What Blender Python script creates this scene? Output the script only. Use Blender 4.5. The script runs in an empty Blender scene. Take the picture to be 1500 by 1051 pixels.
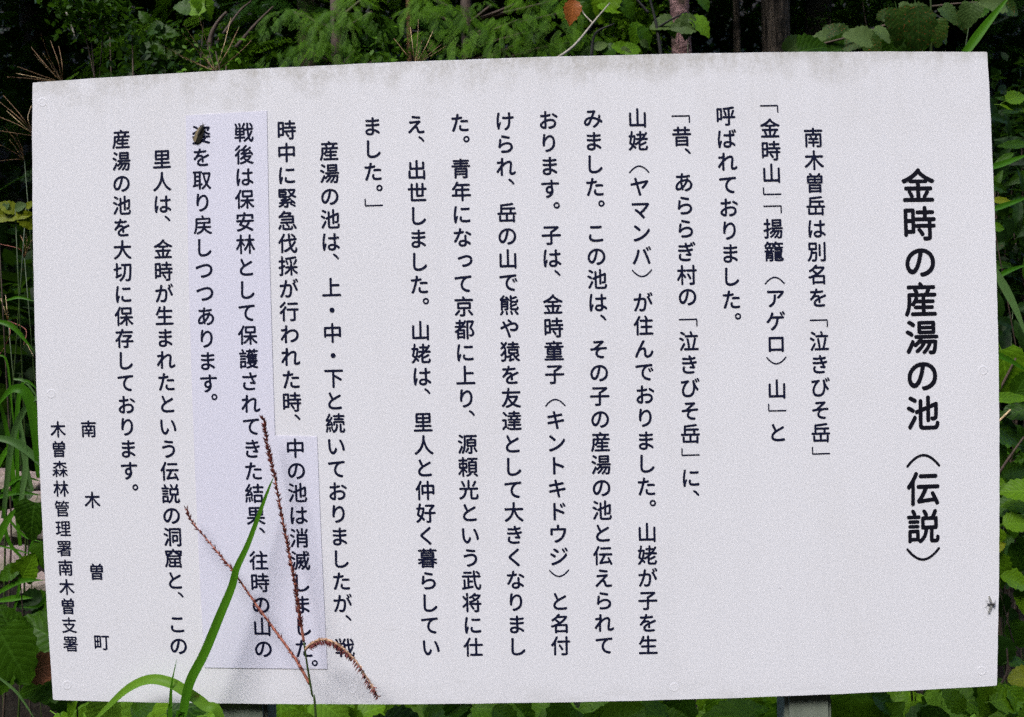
import bpy, math, random
import numpy as np
from mathutils import Vector, Matrix
from mathutils.geometry import delaunay_2d_cdt

SC = bpy.context.scene
COL = SC.collection
PI = math.pi

# ------------------------------------------------------------------ camera
F = 1460.0                                   # focal length in photo pixels (photo is 1500 wide)
BZ = 1.15                                    # height of the board's centre
PRM = np.array([0.0141, 0.0282, -0.0243, -0.0012, 0.0372, 1.5061, -0.1194, 0.9888])

def _rot(w):
    t = np.linalg.norm(w) + 1e-12; k = w / t
    K = np.array([[0, -k[2], k[1]], [k[2], 0, -k[0]], [-k[1], k[0], 0]])
    return np.eye(3) + np.sin(t) * K + (1 - np.cos(t)) * K @ K
RM = _rot(PRM[:3]); TV = PRM[3:6]; K1 = PRM[6]; BW = 1.5; BH = PRM[7]
CB = -RM.T @ TV                              # camera position in board axes (x right, y down, z away)
def b2w(v): return Vector((v[0], v[2], -v[1]))
CAM = b2w(CB) + Vector((0, 0, BZ))
right, down, fwd = b2w(RM[0]), b2w(RM[1]), b2w(RM[2])
cam_d = bpy.data.cameras.new('camera'); cam = bpy.data.objects.new('camera', cam_d); COL.objects.link(cam)
M = Matrix.Identity(4)
for i, a in enumerate((right, -down, -fwd)):
    for j in range(3): M[j][i] = a[j]
M.translation = CAM
cam.matrix_world = M
cam_d.sensor_fit = 'HORIZONTAL'; cam_d.sensor_width = 36.0; cam_d.lens = 36.0 * F / 1500
cam_d.clip_start = 0.02; cam_d.clip_end = 400
cam_d.dof.use_dof = True; cam_d.dof.focus_distance = 1.5; cam_d.dof.aperture_fstop = 17.0
SC.camera = cam

# ------------------------------------------------------------------ light
SUN_EL, SUN_AZ = math.radians(52), math.radians(212)     # azimuth clockwise from +Y
w = bpy.data.worlds.new('World'); SC.world = w; w.use_nodes = True
nt = w.node_tree; bg = nt.nodes['Background']
sky = nt.nodes.new('ShaderNodeTexSky'); sky.sky_type = 'NISHITA'; sky.sun_disc = False
sky.sun_elevation = SUN_EL; sky.sun_rotation = SUN_AZ; sky.air_density = 1.0; sky.dust_density = 2.0; sky.ozone_density = 1.0
nt.links.new(sky.outputs[0], bg.inputs[0]); bg.inputs[1].default_value = 0.12
sd = bpy.data.lights.new('sun', 'SUN'); sd.energy = 0.9; sd.angle = math.radians(21); sd.color = (1.0, 0.99, 0.985)
so = bpy.data.objects.new('sun', sd); COL.objects.link(so)
sdir = Vector((math.sin(SUN_AZ) * math.cos(SUN_EL), math.cos(SUN_AZ) * math.cos(SUN_EL), math.sin(SUN_EL)))
so.rotation_euler = sdir.to_track_quat('Z', 'Y').to_euler()
SC.view_settings.view_transform = 'Standard'; SC.view_settings.look = 'None'
SC.view_settings.gamma = 1.0; SC.view_settings.exposure = 1.94
SC.view_settings.use_curve_mapping = False
SC.cycles.use_denoising = False
SC.cycles.max_bounces = 6; SC.cycles.diffuse_bounces = 3; SC.cycles.transparent_max_bounces = 4

# ------------------------------------------------------------------ photo helpers
def ray(px, py):
    return right * ((px - 750) / F) + down * ((py - 525.5) / F) + fwd
def at(px, py, y):
    """world point seen at a photo pixel, on the vertical plane at distance y behind the board"""
    r = ray(px, py); t = (y - CAM.y) / r.y
    return CAM + r * t
def proj(X, Y):
    """board coordinates (m, y down) -> photo pixel, through the slight bow of the board"""
    P = np.stack([X, Y, np.zeros_like(X)], -1) @ RM.T + TV
    x = P[..., 0] / P[..., 2]; y = P[..., 1] / P[..., 2]; d = 1 + K1 * (x * x + y * y)
    return 750 + F * x * d, 525.5 + F * y * d
def plane_np(px, py, y=0.0):
    D = (np.array(right)[None] * ((np.asarray(px) - 750) / F)[:, None] + np.array(down)[None] * ((np.asarray(py) - 525.5) / F)[:, None] + np.array(fwd)[None])
    t = (y - CAM.y) / D[:, 1]
    return np.array(CAM)[None] + D * t[:, None]
def board_pt(X, Y, y=0.0):
    X = np.atleast_1d(np.asarray(X, float)); Y = np.atleast_1d(np.asarray(Y, float))
    px, py = proj(X, Y); P = plane_np(px, py, 0.0)
    P[:, 1] = y
    return P
def inv(px, py):
    xd = (px - 750) / F; yd = (py - 525.5) / F; x, y = xd, yd
    for _ in range(12):
        d = 1 + K1 * (x * x + y * y); x, y = xd / d, yd / d
    D = RM.T @ np.array([x, y, 1.0]); t = -CB[2] / D[2]
    P = CB + D * t
    return P[0], P[1]

# ------------------------------------------------------------------ object helpers
def tag(o, label=None, cat=None, group=None, kind=None):
    if label: o['label'] = label
    if cat: o['category'] = cat
    if group: o['group'] = group
    if kind: o['kind'] = kind
    return o
def empty(name, loc, label, cat, group=None):
    o = bpy.data.objects.new(name, None); COL.objects.link(o); o.location = loc; o.empty_display_size = 0.1
    return tag(o, label, cat, group)
def mesh_np(name, V, Fc, mat, smooth=True, uv=None, tone=None):
    """V (n,3); Fc list of faces or (m,k) array; uv per vertex; tone per vertex"""
    me = bpy.data.meshes.new(name)
    me.from_pydata([tuple(v) for v in V] if not isinstance(V, np.ndarray) else V.tolist(), [], Fc.tolist() if isinstance(Fc, np.ndarray) else Fc)
    if mat: me.materials.append(mat)
    if smooth: me.polygons.foreach_set('use_smooth', [True] * len(me.polygons))
    if uv is not None:
        l = me.uv_layers.new(name='UVMap'); vi = np.zeros(len(me.loops), int); me.loops.foreach_get('vertex_index', vi)
        l.data.foreach_set('uv', np.asarray(uv, float)[vi].ravel())
    if tone is not None:
        a = me.attributes.new('tone', 'FLOAT', 'POINT'); a.data.foreach_set('value', np.asarray(tone, float))
    me.update()
    return me
def obj(name, me, parent=None, world=None):
    o = bpy.data.objects.new(name, me); COL.objects.link(o)
    if parent: o.parent = parent
    if world is not None: o.matrix_local = (parent.matrix_world_calc().inverted() @ world) if False else world
    return o
def rel(parent, p):
    return Vector(p) - parent.location          # parents are unrotated empties

# ------------------------------------------------------------------ materials
def mat_new(name):
    m = bpy.data.materials.new(name); m.use_nodes = True
    n = m.node_tree; b = n.nodes['Principled BSDF']; return m, n, b
def node(n, t, **kw):
    x = n.nodes.new(t)
    for k, v in kw.items(): setattr(x, k, v)
    return x
def mixc(n, fac, a, b, blend='MIX'):
    x = n.nodes.new('ShaderNodeMix'); x.data_type = 'RGBA'; x.blend_type = blend
    for s, v in ((0, fac), (6, a), (7, b)):
        if hasattr(v, 'is_output') or isinstance(v, bpy.types.NodeSocket): n.links.new(v, x.inputs[s])
        else: x.inputs[s].default_value = v if s == 0 else (tuple(v) + (1,))[:4]
    return x.outputs[2]
def math_(n, op, a, b=0.0, c=0.0, clamp=False):
    x = n.nodes.new('ShaderNodeMath'); x.operation = op; x.use_clamp = clamp
    for i, v in enumerate((a, b, c)):
        if isinstance(v, bpy.types.NodeSocket): n.links.new(v, x.inputs[i])
        else: x.inputs[i].default_value = v
    return x.outputs[0]
def noise(n, scale, detail=4, rough=.5, vec=None, stretch=None):
    x = n.nodes.new('ShaderNodeTexNoise'); x.inputs['Scale'].default_value = scale; x.inputs['Detail'].default_value = detail; x.inputs['Roughness'].default_value = rough
    if vec is None:
        tc = n.nodes.new('ShaderNodeTexCoord'); vec = tc.outputs['Object']
    if stretch:
        mp = n.nodes.new('ShaderNodeMapping'); mp.inputs['Scale'].default_value = stretch; n.links.new(vec, mp.inputs[0]); vec = mp.outputs[0]
    n.links.new(vec, x.inputs['Vector']); return x.outputs['Fac']
def maprange(n, v, a, b, c=0., d=1., smooth=False):
    x = n.nodes.new('ShaderNodeMapRange'); x.clamp = True
    if smooth: x.interpolation_type = 'SMOOTHSTEP'
    n.links.new(v, x.inputs[0])
    for i, q in enumerate((a, b, c, d)): x.inputs[i + 1].default_value = q
    return x.outputs[0]
def bump(n, b, h, strength, dist):
    x = n.nodes.new('ShaderNodeBump'); x.inputs['Strength'].default_value = strength; x.inputs['Distance'].default_value = dist
    n.links.new(h, x.inputs['Height']); n.links.new(x.outputs[0], b.inputs['Normal'])

def plain(name, c, rough=.6, var=.25, scale=40, metal=0., bmp=0., spec=.5):
    m, n, b = mat_new(name)
    f = noise(n, scale, 5)
    n.links.new(mixc(n, maprange(n, f, .3, .7), tuple(v * (1 - var) for v in c), tuple(min(1, v * (1 + var)) for v in c)), b.inputs['Base Color'])
    b.inputs['Roughness'].default_value = rough; b.inputs['Metallic'].default_value = metal
    b.inputs['Specular IOR Level'].default_value = spec
    if bmp: bump(n, b, f, bmp, .002)
    return m

def leaf_mat(name, dark, light, rough=.42, veins=True, transl=.3, spot=None, sheen=.22, vein=.4):
    m, n, b = mat_new(name)
    oi = node(n, 'ShaderNodeObjectInfo'); at_ = node(n, 'ShaderNodeAttribute', attribute_name='tone')
    r = math_(n, 'FRACT', math_(n, 'ADD', oi.outputs['Random'], at_.outputs['Fac']))
    c = mixc(n, r, dark, light)
    ns = noise(n, 9, 3)
    c = mixc(n, maprange(n, ns, .35, .75, 0, .45), c, tuple(v * 1.35 for v in light))
    uvn = node(n, 'ShaderNodeUVMap'); sp = node(n, 'ShaderNodeSeparateXYZ'); n.links.new(uvn.outputs[0], sp.inputs[0])
    hgt = None
    if veins:
        ax = math_(n, 'ABSOLUTE', math_(n, 'SUBTRACT', sp.outputs[0], .5))
        ph = math_(n, 'SUBTRACT', math_(n, 'MULTIPLY', sp.outputs[1], 7.5), math_(n, 'MULTIPLY', ax, 5.0))
        tri = math_(n, 'ABSOLUTE', math_(n, 'SUBTRACT', math_(n, 'FRACT', ph), .5))
        side = maprange(n, tri, .0, .11, 1, 0)
        mid = maprange(n, ax, .008, .035, 1, 0)
        v = math_(n, 'MAXIMUM', side, mid)
        c = mixc(n, math_(n, 'MULTIPLY', v, vein), c, tuple(min(1, q * 1.9 + .01) for q in light))
        hgt = math_(n, 'SUBTRACT', tri, math_(n, 'MULTIPLY', mid, .4))
    if spot:
        s = noise(n, 26, 3)
        s2 = maprange(n, s, .62, .68)
        c = mixc(n, s2, c, spot)
    # blemishes
    bl = noise(n, 55, 2)
    c = mixc(n, maprange(n, bl, .70, .76, 0, .6), c, (.10, .055, .02))
    n.links.new(c, b.inputs['Base Color'])
    b.inputs['Roughness'].default_value = rough; b.inputs['Specular IOR Level'].default_value = sheen * .5
    if hgt is not None: bump(n, b, hgt, .35, .002)
    tr = node(n, 'ShaderNodeBsdfTranslucent'); n.links.new(mixc(n, .4, c, (.07, .17, .008)), tr.inputs[0])
    mx = node(n, 'ShaderNodeMixShader'); mx.inputs[0].default_value = transl
    n.links.new(b.outputs[0], mx.inputs[1]); n.links.new(tr.outputs[0], mx.inputs[2])
    n.links.new(mx.outputs[0], n.nodes['Material Output'].inputs['Surface'])
    return m

MAT = {}
MAT['leaf_mid'] = leaf_mat('leaf_mid_green', (.008, .028, .001), (.030, .082, .003))
MAT['leaf_bright'] = leaf_mat('leaf_bright_green', (.036, .105, .003), (.092, .190, .005))
MAT['leaf_lifted'] = leaf_mat('leaf_lifted_green', (.08, .20, .01), (.13, .26, .015))  # albedo raised to make up for light missing under the board
MAT['leaf_dull'] = leaf_mat('leaf_dull_green', (.014, .038, .005), (.034, .075, .010), rough=.5, spot=(.22, .07, .02), vein=.2)
MAT['leaf_pale'] = leaf_mat('leaf_pale_underside', (.028, .060, .012), (.070, .112, .030), rough=.5, vein=.2)
MAT['leaf_yellow'] = leaf_mat('leaf_yellow_green', (.09, .115, .003), (.14, .165, .006))
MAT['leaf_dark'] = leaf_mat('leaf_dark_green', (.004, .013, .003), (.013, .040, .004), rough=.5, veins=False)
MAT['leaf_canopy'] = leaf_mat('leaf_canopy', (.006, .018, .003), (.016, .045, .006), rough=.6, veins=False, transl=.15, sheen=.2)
MAT['leaf_brown'] = leaf_mat('leaf_dead_brown', (.20, .075, .035), (.28, .11, .05), veins=True, transl=.1)
MAT['leaf_orange'] = leaf_mat('leaf_orange', (.26, .075, .02), (.30, .10, .02), veins=True, transl=.3)
MAT['conifer'] = leaf_mat('conifer_green', (.004, .018, .002), (.017, .058, .003), rough=.55, veins=False, transl=.2)
MAT['conifer_b'] = leaf_mat('conifer_fresh', (.014, .050, .002), (.064, .150, .004), rough=.55, veins=False, transl=.2)
MAT['blade'] = leaf_mat('grass_blade', (.022, .095, .004), (.052, .165, .007), rough=.4, veins=False, transl=.35)
MAT['blade_arch'] = leaf_mat('grass_blade_yellowish', (.07, .19, .012), (.12, .25, .02), rough=.4, veins=False, transl=.45)
MAT['blade_pale'] = leaf_mat('grass_blade_pale', (.055, .125, .030), (.095, .18, .055), rough=.4, veins=False, transl=.3)
MAT['straw'] = plain('dry_straw', (.52, .38, .20), .6, .4, 60)
MAT['straw_dark'] = plain('dry_straw_brown', (.24, .135, .06), .7, .4, 60)
MAT['reddish'] = plain('seed_spike_reddish', (.38, .13, .085), .6, .5, 220)
MAT['spikelet'] = plain('spikelet_maroon', (.14, .028, .024), .6, .5, 300)
MAT['spike_tan'] = plain('seed_spike_tan', (.42, .25, .15), .6, .35, 220)
MAT['stem_green'] = plain('stem_green', (.030, .055, .008), .5, .3, 80)
MAT['twig'] = plain('twig_brown', (.055, .035, .022), .8, .4, 60)
MAT['twig_pale'] = plain('twig_pale', (.30, .27, .22), .8, .3, 60)
MAT['twig_dark'] = plain('twig_dark', (.012, .012, .010), .8, .3, 60)
MAT['moth'] = plain('moth_wing', (.15, .115, .06), .8, .6, 900)
MAT['moth_dark'] = plain('moth_dark', (.035, .03, .02), .8, .5, 900)
MAT['fly'] = plain('fly_body', (.03, .026, .024), .6, .3, 900)
MAT['fly_wing'] = plain('fly_wing', (.30, .30, .28), .4, .2, 900)
MAT['ink'] = plain('navy_ink', (.006, .008, .030), .7, .2, 200, spec=.12)
MAT['ink_black'] = plain('black_ink', (.006, .006, .012), .7, .2, 200, spec=.12)

def bark(name, a, b_, c, scale, stretch=(1, 1, .15)):
    m, n, b = mat_new(name)
    f1 = noise(n, scale, 8, .65, stretch=stretch); f2 = noise(n, scale * .35, 4, .5)
    col = mixc(n, maprange(n, f1, .38, .62), a, b_)
    col = mixc(n, maprange(n, f2, .52, .66), col, c)
    n.links.new(col, b.inputs['Base Color']); b.inputs['Roughness'].default_value = .9
    b.inputs['Specular IOR Level'].default_value = .2
    bump(n, b, f1, 1.0, .02)
    return m
MAT['bark_brown'] = bark('bark_brown', (.016, .013, .010), (.15, .12, .09), (.028, .024, .017), 48, (1, 1, .12))
MAT['bark_pink'] = bark('bark_pinkish', (.09, .045, .045), (.36, .22, .21), (.06, .05, .03), 34, (1, 1, 1.8))
MAT['bark_dark'] = bark('bark_dark', (.010, .009, .007), (.035, .028, .02), (.02, .022, .014), 20)

# painted board
def board_mat():
    m, n, b = mat_new('painted_board')
    tc = node(n, 'ShaderNodeTexCoord'); ov = tc.outputs['Object']
    sp = node(n, 'ShaderNodeSeparateXYZ'); n.links.new(ov, sp.inputs[0])
    z = sp.outputs[2]
    base = (.80, .802, .838)
    big = noise(n, 2.2, 3); c = mixc(n, maprange(n, big, .3, .7), tuple(v * .975 for v in base), base)
    fine = noise(n, 420, 2)                      # sprayed paint grain
    c = mixc(n, maprange(n, fine, .35, .65, 0, .12), c, (.60, .61, .67))
    # grey algae and grime that starts at the top edge and runs down in short streaks
    st = noise(n, 38, 5, .6, stretch=(1, 1, .30)); mo = noise(n, 120, 8, .8); pt = noise(n, 11, 4, .6)
    d = math_(n, 'SUBTRACT', BH / 2 + .012, z)      # metres below the top edge
    reach = math_(n, 'ADD', .026, math_(n, 'MULTIPLY', maprange(n, pt, .35, .65), .070))
    near = math_(n, 'SUBTRACT', 1.0, math_(n, 'DIVIDE', d, reach), clamp=True)
    a = math_(n, 'MULTIPLY', near, maprange(n, math_(n, 'ADD', math_(n, 'MULTIPLY', st, .35), math_(n, 'MULTIPLY', mo, .65)), .40, .60))
    c = mixc(n, math_(n, 'MULTIPLY', a, 1.0), c, (.35, .33, .27))
    soft = math_(n, 'MULTIPLY', maprange(n, d, .0, .17, 1, 0), maprange(n, st, .35, .7))
    c = mixc(n, math_(n, 'MULTIPLY', soft, .22), c, (.48, .465, .42))
    # rain marks collected along the bottom edge
    db = math_(n, 'ADD', z, BH / 2)
    lo = math_(n, 'MULTIPLY', maprange(n, db, .004, .045, 1, 0), maprange(n, noise(n, 30, 5, .6, stretch=(.5, 1, 1.5)), .42, .66))
    c = mixc(n, math_(n, 'MULTIPLY', lo, .30), c, (.42, .42, .40))
    # a few runs below the bolts and old scuffs
    sc = noise(n, 6, 3, .5, stretch=(1, 1, 3)); sf = noise(n, 160, 2, .5, stretch=(.12, 1, 1))
    c = mixc(n, math_(n, 'MULTIPLY', maprange(n, sc, .56, .66), maprange(n, sf, .66, .74, 0, .22)), c, (.42, .41, .40))
    # long faint run-down streaks and tiny fly specks
    run = noise(n, 24, 4, .6, stretch=(1, 1, .03))
    c = mixc(n, maprange(n, run, .52, .74, 0, .08), c, (.55, .55, .58))
    sm = noise(n, 7, 7, .7); c = mixc(n, maprange(n, sm, .50, .72, 0, .14), c, (.60, .58, .55))
    v = node(n, 'ShaderNodeTexVoronoi'); v.inputs['Scale'].default_value = 17; v.inputs['Randomness'].default_value = 1; n.links.new(ov, v.inputs['Vector'])
    vs = node(n, 'ShaderNodeSeparateColor'); n.links.new(v.outputs['Color'], vs.inputs[0])
    sel = math_(n, 'GREATER_THAN', vs.outputs[0], .72)
    dot = math_(n, 'MULTIPLY', maprange(n, v.outputs['Distance'], .010, .024, 1, 0), sel)
    c = mixc(n, math_(n, 'MULTIPLY', dot, .55), c, (.20, .18, .17))
    n.links.new(c, b.inputs['Base Color'])
    b.inputs['Roughness'].default_value = .5; b.inputs['Specular IOR Level'].default_value = .35
    bump(n, b, fine, .04, .0006)
    return m
MAT['board'] = board_mat()
MAT['edge'] = plain('board_edge_dark', (.10, .09, .10), .7, .4, 60)
def patch_mat():
    m, n, b = mat_new('pasted_sheet')
    c = mixc(n, maprange(n, noise(n, 3, 3), .3, .7), (.745, .745, .865), (.765, .765, .875))
    fine = noise(n, 420, 2); c = mixc(n, maprange(n, fine, .3, .7, 0, .08), c, (.56, .56, .64))
    n.links.new(c, b.inputs['Base Color']); b.inputs['Roughness'].default_value = .42
    bump(n, b, noise(n, 14, 2), .10, .002)
    return m
MAT['patch'] = patch_mat()
MAT['patch_rim'] = plain('sheet_edge_grime', (.60, .58, .63), .8, .2, 90)
MAT['cap'] = plain('painted_cap', (.80, .80, .82), .4, .03, 60)
def post_mat():
    m, n, b = mat_new('galvanised_post')
    f = noise(n, 18, 6, .65, stretch=(1, 1, .25)); g = noise(n, 120, 3)
    c = mixc(n, maprange(n, f, .35, .65), (.22, .25, .20), (.12, .145, .11))
    c = mixc(n, maprange(n, noise(n, 9, 4, .6, stretch=(2.5, 1, .35)), .60, .70, 0, .85), c, (.035, .035, .03))
    c = mixc(n, maprange(n, g, .5, .8, 0, .3), c, (.16, .20, .12))
    n.links.new(c, b.inputs['Base Color']); b.inputs['Roughness'].default_value = .6; b.inputs['Metallic'].default_value = .0
    return m
MAT['post'] = post_mat()

def ground_mat():
    m, n, b = mat_new('forest_floor')
    f = noise(n, 3, 6, .65); g = noise(n, 34, 6, .7)
    c = mixc(n, maprange(n, f, .4, .6), (.008, .0065, .005), (.018, .014, .010))
    c = mixc(n, maprange(n, g, .52, .66), c, (.03, .025, .018))
    c = mixc(n, maprange(n, noise(n, 1.1, 4), .5, .62, 0, .7), c, (.014, .026, .008))
    n.links.new(c, b.inputs['Base Color']); b.inputs['Roughness'].default_value = .95; b.inputs['Specular IOR Level'].default_value = .1
    bump(n, b, g, 1, .03)
    return m
MAT['ground'] = ground_mat()
def rock_mat():
    m, n, b = mat_new('pinkish_rock')
    f = noise(n, 22, 8, .7); g = noise(n, 5, 4)
    c = mixc(n, maprange(n, f, .38, .62), (.17, .125, .105), (.33, .25, .22))
    c = mixc(n, maprange(n, g, .52, .64, 0, .8), c, (.15, .14, .09))
    n.links.new(c, b.inputs['Base Color']); b.inputs['Roughness'].default_value = .9
    bump(n, b, f, 1, .015)
    return m
MAT['rock'] = rock_mat()

# ------------------------------------------------------------------ terrain
def ground_z(x, y):
    x = np.asarray(x, float); y = np.asarray(y, float)
    h = .17 * np.clip(y - .15, 0, 3.2) + .50 * np.clip(y - 3.35, 0, 40)
    h += .26 * np.exp(-((x + 1.75) / .6) ** 2 - ((y - 1.9) / .9) ** 2)
    h += .62 * np.clip(np.abs(x) - 4.5, 0, 40) * np.clip((10 - y) / 10, 0, 1)  # unseen side slopes, raised to hold back low sky light
    h += .95 * np.clip(-y - 4.0, 0, 40)  # unseen bank behind the camera, added to block low sky light
    h += .05 * np.sin(x * 2.1 + y) * np.clip(y, 0, 1) + .03 * np.sin(5 * x - 3 * y) * np.clip(y, 0, 1)
    return h
def gz(x, y): return float(ground_z(x, y))
def build_ground():
    a = np.concatenate([np.linspace(-45, -6, 26)[:-1], np.linspace(-6, 6, 97), np.linspace(6, 45, 26)[1:]])
    b = np.concatenate([np.linspace(-45, -3, 24)[:-1], np.linspace(-3, 6, 81), np.linspace(6, 45, 26)[1:]])
    X, Y = np.meshgrid(a, b); rng = np.random.RandomState(5)
    Z = ground_z(X, Y) + (rng.rand(*X.shape) - .5) * .03
    V = np.stack([X, Y, Z], -1).reshape(-1, 3); nx = len(a); ny = len(b)
    i = np.arange(nx * ny).reshape(ny, nx)
    Fc = np.stack([i[:-1, :-1], i[:-1, 1:], i[1:, 1:], i[1:, :-1]], -1).reshape(-1, 4)
    o = obj('ground', mesh_np('ground', V, Fc, MAT['ground'])); tag(o, kind='structure')
build_ground()

# ------------------------------------------------------------------ the sign
SIGN_LABEL = 'large white rectangular notice board of vertical Japanese text on two grey posts'
sign = empty('information_sign', (0, 0, 0), SIGN_LABEL, 'sign')
def build_board():
    n = 48; W2, H2, r = BW / 2, BH / 2, .0015
    out = []
    def edge(a, b):
        for t in np.linspace(0, 1, n, endpoint=False): out.append((a[0] * (1 - t) + b[0] * t, a[1] * (1 - t) + b[1] * t))
    c = [(-W2 + r, -H2), (W2 - r, -H2), (W2, -H2 + r), (W2, H2 - r), (W2 - r, H2), (-W2 + r, H2), (-W2, H2 - r), (-W2, -H2 + r)]
    for k in range(8):
        if k % 2 == 0: edge(c[k], c[(k + 1) % 8])
        else: out.append(c[k])
    out = np.array(out); rng = np.random.RandomState(3)
    out += (rng.rand(*out.shape) - .5) * .0007
    f = board_pt(out[:, 0], out[:, 1], 0.0); N = len(f)
    fi = f.copy(); cen = f.mean(0); dirv = (f - cen); dirv /= np.linalg.norm(dirv, axis=1)[:, None]
    f0 = f - dirv * .0007; f1 = f.copy(); f1[:, 1] = .0015; f2 = f.copy(); f2[:, 1] = .012
    f0[:, 1] = 0
    V = np.concatenate([f0, f1, f2])
    Fc = [list(range(N))[::1]]
    for k in range(N):
        j = (k + 1) % N
        Fc += [[k, N + k, N + j, j], [N + k, 2 * N + k, 2 * N + j, N + j]]
    Fc.append([2 * N + k for k in range(N)][::-1])
    V[:, 2] -= BZ
    me = mesh_np('board', V, Fc, MAT['board'], smooth=False)
    me.materials.append(MAT['edge'])
    me.polygons[len(Fc) - 1].material_index = 1
    o = obj('board', me, sign); o.location = (0, 0, BZ)
build_board()

def px_poly(name, pts, y, th, mat, parent, sub=14):
    """a thin sheet lying on the board, outlined in photo pixels (straight between corners on the board)"""
    q = [inv(*p) for p in pts]; out = []
    for k in range(len(q)):
        a, b = q[k], q[(k + 1) % len(q)]
        for t in np.linspace(0, 1, sub, endpoint=False): out.append((a[0] * (1 - t) + b[0] * t, a[1] * (1 - t) + b[1] * t))
    out = np.array(out); A = board_pt(out[:, 0], out[:, 1], y - th); B = board_pt(out[:, 0], out[:, 1], y); N = len(A)
    Fc = [list(range(N))] + [[k, k + N, (k + 1) % N + N, (k + 1) % N] for k in range(N)]
    me = mesh_np(name, np.concatenate([A, B]), Fc, mat, smooth=False)
    me.materials.append(MAT['patch_rim'])
    for p in me.polygons[1:]: p.material_index = 1
    return obj(name, me, parent)
px_poly('pasted_sheet', [(272.5, 170), (391, 163), (403, 638.5), (464.5, 640), (479.5, 980), (300, 978)], -.0002, .0006, MAT['patch'], sign)['label'] = 'bluish L shaped sheet pasted over a correction'
px_poly('sheet_grime', [(271.9, 169.4), (391.5, 162.5), (403.4, 638.0), (464.9, 639.5), (480.1, 980.6), (299.6, 978.6)], -.00005, .0002, MAT['patch_rim'], sign)['label'] = 'thin line of grime round the pasted sheet'  # dirt line round the sheet's edge, built as a thin strip

def lathe(name, prof, mat, seg=20):
    V = []; Fc = []
    for r, y in prof:
        for k in range(seg): a = 2 * PI * k / seg; V.append((r * math.cos(a), y, r * math.sin(a)))
    for i in range(len(prof) - 1):
        for k in range(seg): j = (k + 1) % seg; Fc.append([i * seg + k, i * seg + j, (i + 1) * seg + j, (i + 1) * seg + k])
    Fc.append([(len(prof) - 1) * seg + k for k in range(seg)])
    return mesh_np(name, V, Fc, mat)
cap_me = lathe('bolt_cap', [(.0082, .0002), (.0070, -.0001), (.0055, -.0003), (.0045, -.0001), (.0030, -.0001), (.0004, -.0002)], MAT['board'])
for px, py in [(75, 577), (1440, 543), (98.5, 1004), (516, 1010), (988, 1007), (1438, 983), (62, 150)]:
    o = obj('bolt_cap', cap_me, sign); o.location = at(px, py, 0)

def box_me(name, x0, x1, y0, y1, z0, z1, mat, bev=.004):
    import bmesh
    bm = bmesh.new(); bmesh.ops.create_cube(bm, size=1)
    for v in bm.verts: v.co = ((v.co.x + .5) * (x1 - x0) + x0, (v.co.y + .5) * (y1 - y0) + y0, (v.co.z + .5) * (z1 - z0) + z0)
    bmesh.ops.bevel(bm, geom=bm.edges[:], offset=bev, segments=2, affect='EDGES')
    me = bpy.data.meshes.new(name); bm.to_mesh(me); bm.free(); me.materials.append(mat); return me
for x0, x1, lab in ((322, 392, 'pale grey post under the left half'), (1149, 1217, 'weathered grey post with black stain')):
    a, b = at(x0, 1035, .02), at(x1, 1035, .02)
    o = obj('post', box_me('post', a.x, b.x, .0135, .075, -.3, BZ + .44, MAT['post'], .006), sign); o['label'] = lab
    for zz in (BZ - .36, BZ + .33):
        br = obj('bracket', box_me('bracket', a.x - .03, b.x + .03, .0757, .081, zz - .02, zz + .02, MAT['post'], .0015), o)

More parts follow.
